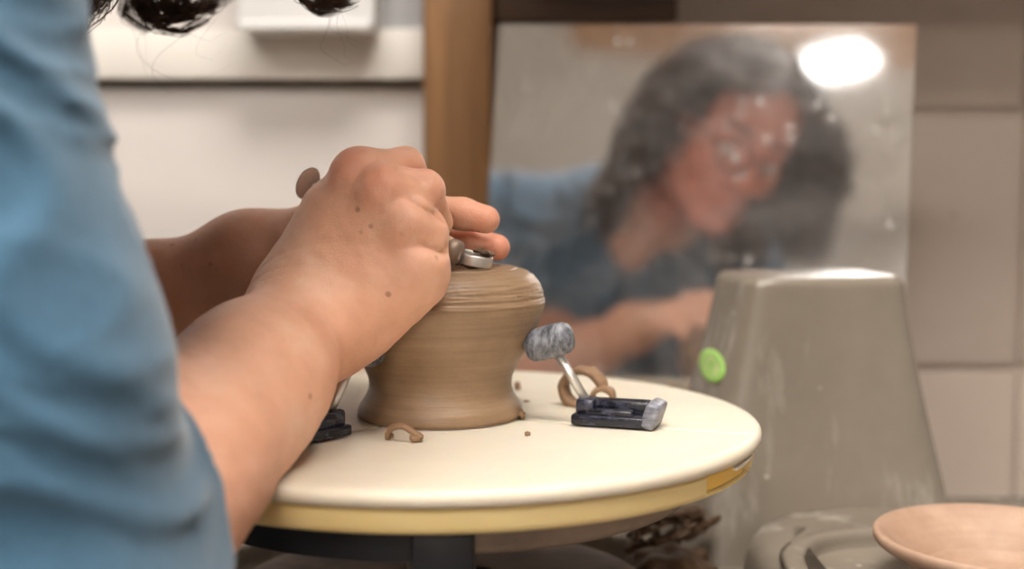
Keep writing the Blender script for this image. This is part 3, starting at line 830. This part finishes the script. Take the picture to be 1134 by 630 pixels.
# the pot
prof_px = [(0,0,-.0), (.0445,0.0006), (.0463,.0002), (.0476,.0012), (.0479,.0034), (.0468,.0068), (.0448,.0098), (.0428,.0130), (.0416,.0165), (.0413,.0200), (.0421,.0240), (.0443,.0290),
    (.0474,.0340), (.0506,.0395), (.0536,.0455), (.0562,.0515), (.0581,.0565), (.0592,.0600), (.0600,.0625), (.0603,.0650), (.0607,.0662), (.0603,.0674), (.0598,.0690), (.0596,.0710), (.0592,.0728), (.0580,.0758), (.0562,.0786),
    (.0538,.0812), (.0510,.0832), (.0480,.0844), (.0452,.0850), (.0442,.0858), (.0420,.0861), (.035,.0866), (.034,.0861), (.025,.0864), (.012,.0865), (.0,.0866)]
prof = [(p[0], p[-1]) for p in prof_px]
def pot():
    pr = spline([(r, 0, z) for r, z in prof], 330)
    na = 260; verts, faces = [], []
    for i, q in enumerate(pr):
        r, z = max(q[0], 0), q[2]
        for k in range(na):
            a = 2*PI*k/na
            n1 = mnoise.noise((3*math.cos(a), 3*math.sin(a), z*700))
            n2 = mnoise.noise((6*math.cos(a)+9, 6*math.sin(a), z*1800))
            hi = max(0, min(1, (z-.057)/.012))
            chat = mnoise.noise((22*math.cos(a), 22*math.sin(a), z*420+5))
            dr = .00010*n1+.00005*n2+hi*(.00026*n1-.0009*max(0, chat-.25)*(z < .080))
            f_ = 1 if r > .002 else 0
            verts.append(((r+dr*f_)*math.cos(a), (r+dr*f_)*math.sin(a), z+(hi*.0003*n1 if r > .002 else 0)))
    for i in range(len(pr)-1):
        for k in range(na):
            k2 = (k+1) % na
            faces.append((i*na+k, i*na+k2, (i+1)*na+k2, (i+1)*na+k))
    return verts, faces
v, f = pot(); po = mesh_obj('clay_pot', v, f, M['clay'], None, True, (0,0,.0002))
tag(po, 'upside-down brown clay pot with a flared foot standing on the cream plate', 'pot')
# sliders with dusty rubber pads
def slider():
    root = empty('grip_slider')
    bm = bmesh.new()
    box(bm, (.107,0,.0040), (.045,.023,.006), None, .0014)
    box(bm, (.110,.005,.0098), (.034,.009,.0090), None, .0022)
    box(bm, (.106,-.0060,.0080), (.026,.007,.0045), None, .0016)
    box(bm, (.091,.001,.0100), (.011,.014,.010), None, .0022)
    blk = bm_obj('block', bm, M['block'], root)
    bm = bmesh.new(); box(bm, (0,0,0), (.008,.024,.0145), Matrix.Rotation(math.radians(18), 3, 'Y'), .0022, 3)
    for v_ in bm.verts: v_.co += Vector((.1290,0,.0078))
    bm_obj('end_cap', bm, M['endcap'], root)
    v, f = tube([(.0925,0,.010), (.0722,0,.041)], .0027, 14); mesh_obj('rod', v, f, M['steel'], root)
    # rounded rubber pad, slightly drum-shaped, axis pointing at the pot
    pr = [(0,-.0125), (.004,-.0123), (.0072,-.0112), (.0088,-.009), (.0093,-.005), (.0095,.0), (.0094,.005), (.0088,.0095), (.007,.0118), (.004,.0127), (0,.0129)]
    v, f = lathe_mesh(pr, 40)
    Rm = np.array(Matrix.Rotation(math.radians(73), 3, 'Y'))
    v = [Rm@np.array((q[0]*1.0, q[1]*1.02, q[2]*1.12))+np.array([.0685,0,.0452]) for q in v]
    mesh_obj('rubber_pad', v, f, M['pad'], root)
    return root
s0 = slider(); s0.rotation_euler = (0,0,GA[0]); s0.location = (math.cos(GA[0])*-.003, math.sin(GA[0])*-.003, 0)
tag(s0, 'black slider with steel rod and dusty pad pressing the right side of the pot', 'slider', 'sliders of the grip plate')
def copy_tree(o, parent=None):
    c = o.copy(); col.objects.link(c); c.parent = parent
    for ch in list(o.children): copy_tree(ch, c)
    return c
s1 = copy_tree(s0); s1.rotation_euler = (0,0,GA[1]); s1.location = (math.cos(GA[1])*-.007, math.sin(GA[1])*-.007, 0)
tag(s1, 'black slider left of the pot, half hidden behind the near forearm', 'slider', 'sliders of the grip plate')
# ---------------------------------------------------------------- trimming tool
T0 = W(341,203,.722); T1 = W(492,274,.684); td = T1-T0; tl = np.linalg.norm(td); td /= tl
tool = empty('trimming_tool', tuple((T0+T1)/2))
tag(tool, 'loop trimming tool with pale handle and steel ends, held against the pot top', 'tool')
to = -np.array(tool.location)
hb = [T0+td*.028, T0+td*.034, T0+td*.05, T0+td*.07, T1-td*.01, T1+td*.002, T1+td*.005]
v, f = tube([p+to for p in hb], [.0046,.0054,.0062,.0070,.0072,.0070,.0060], 24); mesh_obj('handle', v, f, M['handlewood'], tool)
v, f = tube([T1+td*.003+to, T1+td*.0042+to, T1+td*.0085+to, T1+td*.010+to], [.0064,.0070,.0070,.0055], 24)
mesh_obj('ferrule', v, f, M['dullmetal'], tool)
v, f = tube([T0+td*.016+to, T0+td*.020+to, T0+td*.030+to], [.0035,.0050,.0052], 24); mesh_obj('ferrule', v, f, M['dullmetal'], tool)
# near loop: a flat steel ribbon bent to a rounded loop, lying almost level
lc = W(523,286,.694); ta = T1+td*.010
hx = np.array([td[0], td[1], 0]); hx /= np.linalg.norm(hx); hx = np.array([hx[0], hx[1], -.22]); hx /= np.linalg.norm(hx)
hy = np.cross([0,0,1.], hx); hy /= np.linalg.norm(hy)
cen = lc
pts = [ta]
for i in range(25):
    a = math.radians(155-310*i/24)
    pts.append(cen+hx*.0112*math.cos(a)+hy*.0090*math.sin(a))
pts.append(ta)
upv = np.cross(hx, hy)
v, f = tube([p+to for p in pts], 1, 8, True, flat=(.0060,.0011,upv)); mesh_obj('loop_blade', v, f, M['steel'], tool)
# far loop: an oval steel blade seen nearly edge-on from the left
c2 = T0; e1 = np.array([.45,.0,.9]); e1 /= np.linalg.norm(e1)
e2 = np.cross(td, e1); e2 = np.array([.62,.35,-.05]); e2 -= e1*(e1@e2); e2 /= np.linalg.norm(e2)
vv, ff = [], []; n = 36
nn = np.cross(e1, e2)
for sgn in (-1, 1):
    for rr_ in (0, .5, .9, 1.0):
        for i in range(n):
            a = 2*PI*i/n
            vv.append(c2+to+e1*.0098*rr_*math.cos(a)+e2*.0066*rr_*math.sin(a)+nn*sgn*(.0006 if rr_ < 1 else .0003))
for sgn in (0, 1):
    b0 = sgn*4*n
    for j in range(3):
        for i in range(n):
            i2 = (i+1) % n; q = (b0+j*n+i, b0+j*n+i2, b0+(j+1)*n+i2, b0+(j+1)*n+i); ff.append(q if sgn else q[::-1])
for i in range(n): i2 = (i+1) % n; ff.append((3*n+i, 3*n+i2, 7*n+i2, 7*n+i))
mesh_obj('disc_blade', vv, ff, M['steel'], tool)
v, f = tube([T0+td*.004+to, T0+td*.018+to], .0016, 10); mesh_obj('tang', v, f, M['steel'], tool)
lump = []
bm = bmesh.new()
for (dx_, dy_, dz_, r_) in ((.002,.004,-.0015,.0042), (-.004,.001,-.002,.0040), (.007,-.001,.0035,.0024), (.004,.003,.0042,.0026), (-.008,.0,-.002,.0036), (.0085,.003,.0020,.0028), (0,-.003,-.003,.0038)):
    r0_ = bmesh.ops.create_icosphere(bm, subdivisions=2, radius=r_)
    for v_ in r0_['verts']:
        k = 1+.5*mnoise.noise(v_.co*520+Vector((dx_*900,0,0))); v_.co = Vector((v_.co.x*1.3*k, v_.co.y*k, v_.co.z*.6*k))+Vector(cen+to)+Vector((dx_,dy_,dz_))
tag(bm_obj('clay_residue', bm, M['claydark'], tool), 'dark clay stuck in the loop')
# ---------------------------------------------------------------- clay shavings and crumbs
def ribbon(name, pts, w, t, up, mat, label, group='clay shavings on the plate', cat='clay shaving'):
    pts = spline(pts, 40); c = np.mean(pts, 0); z0 = min(p[2] for p in pts)
    c = np.array([c[0], c[1], z0])
    v, f = [], []
    v, f = tube([p-c for p in pts], 1, 8, True, flat=(w, t, up))
    for i in range(len(v)):
        q = v[i]; k = mnoise.noise(tuple((q*260).tolist())); v[i] = q*(1+.04*k)
    o = mesh_obj(name, v, f, mat, None, True, tuple(c)); tag(o, label, cat, group); return o
g = W(648,447,.745)
gx = g[0]; gy = g[1]
cs = []
for i in range(15):
    a = math.radians(-60-300*i/14); r = .0115+.0006*i*.2
    cs.append((gx-.004+r*math.cos(a)*.82+.004*i/14, gy+.006*i/14-r*math.cos(a)*.55, .0112+.0105*math.sin(a)))
ribbon('clay_shaving', cs, .0095, .0040, (.55,.82,.15), M['clayshave'], 'curled brown clay shaving standing behind the right slider')
cs = [(gx+.010+.0062*math.cos(a), gy-.006, .0068+.0055*math.sin(a)) for a in np.linspace(-.5, 4.0, 9)]
ribbon('clay_shaving', cs, .0085, .0030, (.3,1,.1), M['clayshave'], 'small rolled clay shaving touching the steel rod of the right slider')
b1 = W(429,486,.642); b2 = W(447,478,.640); b3 = W(466,487,.645)
cs = [W(433,487,.650), W(429,483,.648), W(434,474,.646), W(446,472,.644), W(457,478,.643), W(466,484,.642), W(464,487,.642), W(455,486,.640)]
cs = [np.array([p[0], p[1], max(p[2], .0022)]) for p in cs]
ribbon('clay_shaving', cs, .0042, .0026, (0,1,.2), M['clayshave'], 'thin looped clay shaving on the plate in front of the pot')
def crumb(px, py, r, mat, label, group, z=0., seed=0, sq=(1,1,.7)):
    d = (CAM[2]-z)*FPX/(py-HOR); c = W(px, py, d)
    bm = bmesh.new(); bmesh.ops.create_icosphere(bm, subdivisions=3, radius=r)
    for v_ in bm.verts:
        k = 1+.45*mnoise.noise(Vector(v_.co)*(1.4/r)+Vector((seed, 0, 0)))
        v_.co = Vector((v_.co.x*sq[0]*k, v_.co.y*sq[1]*k, v_.co.z*sq[2]*k))
    zm = min(v_.co.z for v_ in bm.verts)
    for v_ in bm.verts: v_.co.z -= zm
    o = bm_obj('clay_crumb', bm, mat); o.location = (c[0], c[1], z); tag(o, label, 'clay crumb', group)
G2 = 'clay crumbs on the plate'
crumb(584, 485, .0016, M['clayshave'], 'small brown clay crumb right of the pot foot, nearest the front', G2, seed=1)
crumb(583, 447, .0012, M['clayshave'], 'tiny clay crumb on the plate behind the pot foot', G2, seed=2, sq=(1.6,1,.5))
crumb(573, 434, .0024, M['clayshave'], 'clay crumb beside the pot waist at the back of the plate', G2, seed=3, sq=(1,1,1.2))
crumb(578, 467, .0026, M['clayshave'], 'clay crumb touching the right edge of the pot foot', G2, seed=4, sq=(.7,1.2,.9))
crumb(358, 462, .0034, M['claydark'], 'dark clay crumb behind the left slider', G2, seed=5, sq=(1,1,1.1))
# ---------------------------------------------------------------- splash pan
DECK = -.128
pan = empty('splash_pan', (0,0,DECK-.02))
tag(pan, 'taupe plastic splash pan of the pottery wheel with a tall tapering hump', 'splash pan')
pz = -(DECK-.02)
# basin round the wheel head with a collar
bp = [(.05,-.104), (.095,-.100), (.118,-.101), (.127,-.106), (.131,-.116), (.136,-.1265), (.150,-.1285), (.163,-.1265), (.170,-.1205), (.1745,-.113), (.1785,-.1105), (.183,-.1125), (.187,-.119), (.190,-.1275), (.20,-.1285)]
bs = [(p[0], p[2]) for p in spline([(r, 0, z) for r, z in bp], 70)]
lathe('basin', [(r, z+pz) for r, z in bs if r > .1345], M['taupe'], pan, 160, None, 80)
tag(lathe('collar', [(r, z+pz) for r, z in bs if r <= .137], M['claydark'], pan, 160, None, 80), 'clay-covered collar round the wheel head')
# deck
bm = bmesh.new(); box(bm, (.16,.05,DECK+pz-.008), (.76,.54,.016), None, .006, 3); bm_obj('deck', bm, M['taupe'], pan)
# loft helper: stack of rounded-rectangle outlines
def rrect(cx_, cy_, hx_, hy_, e, n=96, rot=0):
    out = []
    for i in range(n):
        a = 2*PI*i/n; c, s = math.cos(a), math.sin(a)
        x = hx_*np.sign(c)*abs(c)**(2/e); y = hy_*np.sign(s)*abs(s)**(2/e)
        out.append((cx_+x*math.cos(rot)-y*math.sin(rot), cy_+x*math.sin(rot)+y*math.cos(rot)))
    return out
def loft(name, rings, mat, parent, capend=True):
    v, f = [], []; n = len(rings[0][0])
    for pts_, z in rings: v += [(x, y, z) for x, y in pts_]
    for i in range(len(rings)-1):
        for k in range(n):
            k2 = (k+1) % n; f.append((i*n+k, i*n+k2, (i+1)*n+k2, (i+1)*n+k))
    if capend: f.append(tuple((len(rings)-1)*n+k for k in range(n)))
    return mesh_obj(name, v, f, mat, parent)
tz = W(915,308,.865)[2]; tb = DECK-.001
def tower():
    rings = []
    for i in range(40):
        t = i/39
        z = tb+(tz-.008-tb)*t
        q_ = 1-t; fl = q_**1.15
        rings.append((rrect(.2592-.004*q_, .200, .0605+.0455*fl, .045+.028*q_**1.6, 7-1.5*q_, rot=.14), z+pz))
    for i in range(1, 9):
        a = i/8*PI/2; r = .008
        rings.append((rrect(.2592, .200, .0605-r*(1-math.cos(a)), .045-r*(1-math.cos(a)), 7, rot=.14), tz-.008+r*math.sin(a)+pz))
    rings.append((rrect(.2592,.200,.03,.02,4,rot=.14), tz+.0003+pz))
    return loft('hump', rings, M['taupe'], pan)
tower()
# raised tray in front of the hump with a rolled inner rim and a sunken panel
def tray():
    rings = []
    for r, z in [(.150,-.128), (.1488,-.112), (.146,-.1015), (.141,-.0955), (.133,-.0920), (.122,-.0906), (.112,-.0902)]:
        rings.append((rrect(.337, .012, r, r*1.03, 3.0), z+pz))
    for k, z, e in [(1.0,-.0897,2.9), (.965,-.0882,3), (.935,-.0874,3), (.905,-.0882,3), (.885,-.0905,3.2), (.87,-.0940,3.4), (.862,-.0985,3.6), (.858,-.0990,3.6), (.5,-.0990,3.6), (.03,-.0990,3.6)]:
        rings.append((rrect(.337, -.026, .138*k, .113*k, e), z+pz))
    return loft('tray', rings, M['taupe'], pan)
tray()
# lime sticker on the left corner of the hump
bpy.context.view_layer.update()
hump = [o for o in pan.children if o.name.startswith('hump')][0]
def sticker():
    """a soft round label pressed round the left corner of the hump"""
    c = np.array(W(789,420,.80))+np.array([0,0,pz]); dr = np.array([.16,.985,-.06]); dr /= np.linalg.norm(dr)
    ex = np.cross(dr, [0,0,1.]); ex /= np.linalg.norm(ex); ey = np.cross(ex, dr)
    def patch(r0, r1, off, n=40, m=7):
        v, f = [], []; last = None
        for j in range(m):
            rr = r0+(r1-r0)*j/(m-1)
            for i in range(n):
                t = 2*PI*i/n; o_ = c+ex*.0092*rr*math.cos(t)+ey*.0115*rr*math.sin(t)
                ok, loc, nr, _ = hump.ray_cast(Vector(o_), Vector(dr))
                if ok: q = np.array(loc)+np.array(nr)*off; last = (q-o_)@dr
                else: q = o_+dr*(last or .05)
                v.append(q)
        for j in range(m-1):
            for i in range(n): i2 = (i+1) % n; f.append((j*n+i, j*n+i2, (j+1)*n+i2, (j+1)*n+i))
        return v, f
    v, f = patch(.001, 1, .0007); s_ = mesh_obj('sticker', v, f, M['sticker'], pan); tag(s_, 'round lime green sticker')
    sm = s_.modifiers.new('thickness', 'SOLIDIFY'); sm.thickness = .0005
    v, f = patch(.34, .56, .0012, 40, 4); mesh_obj('printed_ring', v, f, M['sticker_white'], s_)
sticker()
# ---------------------------------------------------------------- clay scraps heaped under the plate, right of the wheel head
SC = [(712,590,.010),(728,583,.011),(742,578,.010),(722,600,.009),(738,594,.010),(756,586,.0095),(770,577,.009),(750,600,.008),(768,593,.0085),(783,584,.0075),(795,578,.006),(758,574,.010),(776,569,.008),(705,604,.007)]
for i, (px, py, r) in enumerate(SC):
    z = -.106+.002*(i % 3); d = min((CAM[2]-z)*FPX/(py-HOR), .83)
    c = W(px, py, d); a = random.uniform(0, 3.1)
    pts_ = []
    for k in range(8):
        t = k/7*random.uniform(3.4, 5.0)+a; rr = r*(.9-.05*k)
        pts_.append((c[0]+rr*math.cos(t), c[1]+.5*rr*math.sin(t)+.0015*k, c[2]+.55*rr*math.sin(t+1)))
    where = ['lowest', 'middle', 'upper'][i % 3]
    o = ribbon('clay_scrap', pts_, r*random.uniform(.7, 1.1), .003, (random.uniform(-.5,.5), 1, random.uniform(-.2,.6)), M['claydark'], 'dark curled clay trimming in the heap under the right edge of the cream plate', 'clay scraps in the splash pan', 'clay scrap')
# a mound of wet slurry carries the heap
bm = bmesh.new(); bmesh.ops.create_icosphere(bm, subdivisions=5, radius=1)
mc = W(742,600,.80)
for v_ in bm.verts:
    k = 1+.22*mnoise.noise(v_.co*3)
    v_.co = Vector((v_.co.x*.033*k, v_.co.y*.036*k, max(v_.co.z*.024*k, -.002)))
for v_ in bm.verts:
    if v_.co.z <= .003:
        r_ = math.hypot(v_.co.x+mc[0], v_.co.y+mc[1]); zb_ = float(np.interp(r_, [b[0] for b in bs], [b[1] for b in bs]))
        v_.co.z = max(v_.co.z, zb_+.1265+.0024)
    else: 
        r_ = math.hypot(v_.co.x+mc[0], v_.co.y+mc[1]); v_.co.z = max(v_.co.z, float(np.interp(r_, [b[0] for b in bs], [b[1] for b in bs]))+.1265+.0026)
o = bm_obj('clay_slurry', bm, M['claydark']); o.location = (mc[0], mc[1], -.1265); tag(o, 'lumpy wet clay sludge under the heap of trimmings', 'clay', kind='stuff')
# ---------------------------------------------------------------- clay bowl at the lower right
bc = W(1112,593,.70)
bh = bc[2]-(-.0989)
rim = .0715
bowl_prof = [(0,.0), (.030,.0), (.035,.001), (.038,.006), (.043,.013), (.0480,bh-.0245), (.0530,bh-.0185), (.0575,bh-.0135), (.0625,bh-.0100), (.0680,bh-.0078), (.0712,bh-.0052), (.0722,bh-.0022), (.0712,bh+.0003), (.0680,bh+.0002), (.0630,bh-.0035), (.0565,bh-.0100), (.0500,bh-.0165), (.0450,bh-.0230), (.0400,.014), (.034,.0085), (.02,.007), (0,.007)]
bp2 = [(p[0], p[2]) for p in spline([(r, 0, z) for r, z in bowl_prof], 110)]
bw = lathe('clay_bowl', [(max(r, 0), z) for r, z in bp2], M['claybowl'], None, 120, (bc[0], bc[1], -.0989), 80)
tag(bw, 'pale brown clay bowl with a wide rolled rim, cut off by the lower right corner', 'bowl')
# ================================================================ MIRROR
yaw = math.radians(22.5); lean = math.radians(9.0)
n0 = np.array([-math.sin(yaw), -math.cos(yaw), 0]); mn = n0*math.cos(lean)+np.array([0,0,math.sin(lean)])
P0 = W(778,220,1.07)
def hit(px, py):
    r = W(px, py, 1)-CAM; t = ((P0-CAM)@mn)/(r@mn); return CAM+r*t
c4 = [hit(553,27), hit(1015,27), hit(999,424), hit(528,424)]
zb = min(c4[2][2], c4[3][2])
# both lower corners at shelf height
def down(a, b, z): t = (z-a[2])/(b[2]-a[2]); return a+(b-a)*t
c4[2] = down(c4[1], c4[2], zb); c4[3] = down(c4[0], c4[3], zb)
mo = np.array([(c4[2][0]+c4[3][0])/2, (c4[2][1]+c4[3][1])/2, zb])
mirror = empty('mirror', tuple(mo)); tag(mirror, 'frameless dusty mirror leaning behind the wheel, reflecting the person', 'mirror')
v = [p-mo for p in c4]+[p-mo-mn*.0035 for p in c4]
gl = mesh_obj('mirror_glass', v, [(3,2,1,0), (0,1,5,4), (1,2,6,5), (2,3,7,6), (3,0,4,7), (4,5,6,7)], M['mirror'], mirror, False)
v = [p-mo-mn*.0036 for p in c4]+[p-mo-mn*.0075 for p in c4]
cc = sum(v)/8; v = [cc+(p-cc)*.997 for p in v]
mesh_obj('backing_board', v, [(3,2,1,0), (0,1,5,4), (1,2,6,5), (2,3,7,6), (3,0,4,7), (4,5,6,7)], M['gap_dark'], mirror, False)
SHZ = float(zb)
# ================================================================ SETTING
WY = .56                                    # face of the wall behind
def struct(name, c, s, mat, bev=.002):
    bm = bmesh.new(); box(bm, (0,0,0), s, None, bev); o = bm_obj(name, bm, mat); o.location = c; o['kind'] = 'structure'; return o
ROOM = (-3.6, 2.4, -4.4, WY); CE = 1.65
dW = WY-CAM[1]
def wx(px): return W(px, 300, dW)[0]
def wz(py, d=None): return W(500, py, d or dW)[2]
xl, xr = wx(474), wx(546)
struct('wall_back_left', ((ROOM[0]+xl)/2, WY+.03, .4), (xl-ROOM[0], .06, 2.6), M['wall_white'], 0)
# concrete blocks of the right-hand wall: each course its own row of blocks in one wall mesh
bm = bmesh.new()
x0 = xr-.03; zj = [wz(408), wz(122)]
ch = zj[1]-zj[0]
box(bm, ((x0+ROOM[1])/2, WY+.033, .4), (ROOM[1]-x0, .05, 2.6))
bwid = .405
for k in range(-3, 7):
    zc = zj[0]+ch*(k+.5)
    offx = wx(1131)
    i0 = -8
    for i in range(i0, 8):
        xa = offx+i*bwid; xb = xa+bwid
        if xb < x0+.02 or xa > ROOM[1]: continue
        xa = max(xa, x0)
        if k == 0 and i == -1: pass
        box(bm, ((xa+xb)/2, WY+.02, zc), (xb-xa-.003, .04, ch-.004), None, .0045, 3)
o = bm_obj('wall_back_right', bm, M['blockwall']); o['kind'] = 'structure'
# wooden post and rail framing the wall panel
po_ = struct('trim_1', ((xl+xr)/2, WY-.02, .4), (xr-xl, .08, 2.6), M['wood'], .004)
z25 = wz(12)
struct('trim_2', ((xr+wx(742))/2, WY-.012, (z25+.40)/2), (wx(742)-xr, .05, .40-z25+.03), M['woodh'], .003)
# ledge board along the white wall with a dark gap under it
zl0, zl1 = wz(89), wz(35)
struct('trim_3', ((-1.9+xl)/2, WY-.012, (zl0+zl1)/2), (xl+1.9, .024, zl1-zl0), M['trim_white'], .002)
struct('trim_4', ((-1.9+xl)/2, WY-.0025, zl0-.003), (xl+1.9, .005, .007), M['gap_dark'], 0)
# pale upper panel behind and white box jutting over the ledge
struct('trim_5', ((wx(420)+xl)/2, WY-.008, zl1+.2), (xl-wx(420), .016, .4), M['box_grey'], .001)
dbx = dW-.075
bx0, bx1 = W(262,20,dbx)[0], W(415,20,dbx)[0]
def wall_box():
    root = empty('wall_box', ((bx0+bx1)/2, WY-.001, wz(37, dbx))); tag(root, 'white box unit mounted on the wall above the cream ledge board', 'wall box')
    bm = bmesh.new(); box(bm, (0,-.040,.155), (bx1-bx0,.078,.30), None, .004, 3); bm_obj('casing', bm, M['box_white'], root)
    bm = bmesh.new(); box(bm, (0,-.0405,.008), (bx1-bx0-.006,.079,.010), None, .002); bm_obj('lower_lip', bm, M['box_white'], root)
wall_box()
# rest of the room, seen only in the mirror and by its light
X0, X1, Y0, Y1 = ROOM
zf = FLOOR
struct('floor', ((X0+X1)/2, (Y0+Y1)/2, zf-.05), (X1-X0, Y1-Y0, .1), M['floor'], 0)
struct('ceiling', ((X0+X1)/2, (Y0+Y1)/2, CE+.05), (X1-X0+.2, Y1-Y0+.3, .1), M['ceiling'], 0)
struct('wall_left', (X0-.05, (Y0+Y1)/2, (zf+CE)/2), (.1, Y1-Y0, CE-zf), M['trim_white'], 0)
struct('wall_right', (X1+.05, (Y0+Y1)/2, (zf+CE)/2), (.1, Y1-Y0, CE-zf), M['wall_white'], 0)
struct('wall_front', ((X0+X1)/2, Y0-.05, (zf+CE)/2), (X1-X0, .1, CE-zf), M['trim_white'], 0)
# wooden shelf carrying the mirror
smx0, smx1 = float(c4[3][0])-.25, W(1003,430,1.0)[0]
bm = bmesh.new(); box(bm, ((smx0+smx1)/2, (WY-.06+.315)/2, SHZ-.0125), (smx1-smx0, WY-.06-.315, .025), None, .002)
sh = bm_obj('wooden_shelf', bm, M['shelfwood']); tag(sh, 'light brown wooden shelf board under the mirror', 'shelf')
# ceiling lights
def light_panel(c, s, strength, label, colr=(1,.95,.88)):
    root = empty('ceiling_light', c); tag(root, label, 'ceiling light', 'ceiling lights')
    bm = bmesh.new(); box(bm, (0,0,-.012), (s[0]+.03, s[1]+.03, .024), None, .003); bm_obj('housing', bm, M['box_white'], root)
    m = m_emit('light_diffuser', colr, strength)
    bm = bmesh.new(); box(bm, (0,0,-.027), (s[0], s[1], .008), None, .001); bm_obj('diffuser', bm, m, root)
def refl(p): return p-2*((p-P0)@mn)*mn
def refl_dir(px, py):
    r = W(px, py, 1)-CAM; o_ = hit(px, py); return o_, r-2*(r@mn)*mn
o_, r_ = refl_dir(930, 69); t_ = (CE-.075-o_[2])/r_[2]; lpos = o_+r_*t_
print('mirror light at', lpos, 'head seen at', end=' ')
hv = refl(HC); q_ = hv-CAM; print(CX+FPX*q_[0]/(q_@CF), CY-FPX*(q_@CU)/(q_@CF), 'dist', q_[1])
light_panel((.22,-.50,CE), (.9,.6), 22, 'ceiling light panel straight above the wheel')
light_panel((-.78,-1.68,CE), (1.2,.52), 24, 'broad bright ceiling light panel in front of the wheel')
light_panel((-.6,-3.5,CE), (1.0,.6), 36, 'added light panel brightening the far front of the room')  # added lamp, unseen, lifts the room reflected in the mirror
light_panel((float(lpos[0]), float(lpos[1]), CE-.045), (.19,.12), 26, 'small square ceiling light seen in the mirror beside the head')
bm = bmesh.new(); box(bm, (0,0,-.02), (1.4,.34,.040), None, .004); o = bm_obj('trim_6', bm, M['orangewood']); o.location = (-1.47,-2.19,CE); o.rotation_euler = (0,0,math.radians(-37)); o['kind'] = 'structure'
struct('shade_shelf', ((xr+ROOM[1])/2, WY-.125, .385), (ROOM[1]-xr, .25, .025), M['wood'], .003)  # unseen shelf, added overhead to shade the wall above the mirror
# stool under the person
st = empty('stool', (PEL[0], PEL[1], FLOOR)); tag(st, 'round wooden stool the person sits on', 'stool')
sh_ = PEL[2]-.175-FLOOR
lathe('seat', [(0,sh_), (.13,sh_), (.14,sh_-.005), (.14,sh_-.025), (.13,sh_-.03), (0,sh_-.03)], M['shelfwood'], st, 48)
for k in range(4):
    a = PI/4+k*PI/2; v, f = tube([(.10*math.cos(a), .10*math.sin(a), sh_-.03), (.15*math.cos(a), .15*math.sin(a), 0)], .014, 12); mesh_obj('leg', v, f, M['shelfwood'], st)
# world
w = bpy.data.worlds.new('world'); sc.world = w; w.use_nodes = True
w.node_tree.nodes['Background'].inputs[0].default_value = (.9,.92,1,1); w.node_tree.nodes['Background'].inputs[1].default_value = .3
# ================================================================ CAMERA
cd = bpy.data.cameras.new('camera'); cam = bpy.data.objects.new('camera', cd); col.objects.link(cam)
cam.location = tuple(CAM); cam.rotation_euler = (PI/2-PITCH, 0, 0)
cd.sensor_width = 36; cd.sensor_fit = 'HORIZONTAL'; cd.lens = FPX/1134*36
cd.clip_start = .02
cd.dof.use_dof = True; cd.dof.focus_distance = .665; cd.dof.aperture_fstop = 3.4; cd.dof.aperture_blades = 0
sc.camera = cam
sc.view_settings.view_transform = 'Standard'; sc.view_settings.look = 'None'; sc.view_settings.gamma = 1; sc.view_settings.use_curve_mapping = False
sc.view_settings.exposure = 0.12
sc.cycles.use_denoising = True
sc.cycles.max_bounces = 8
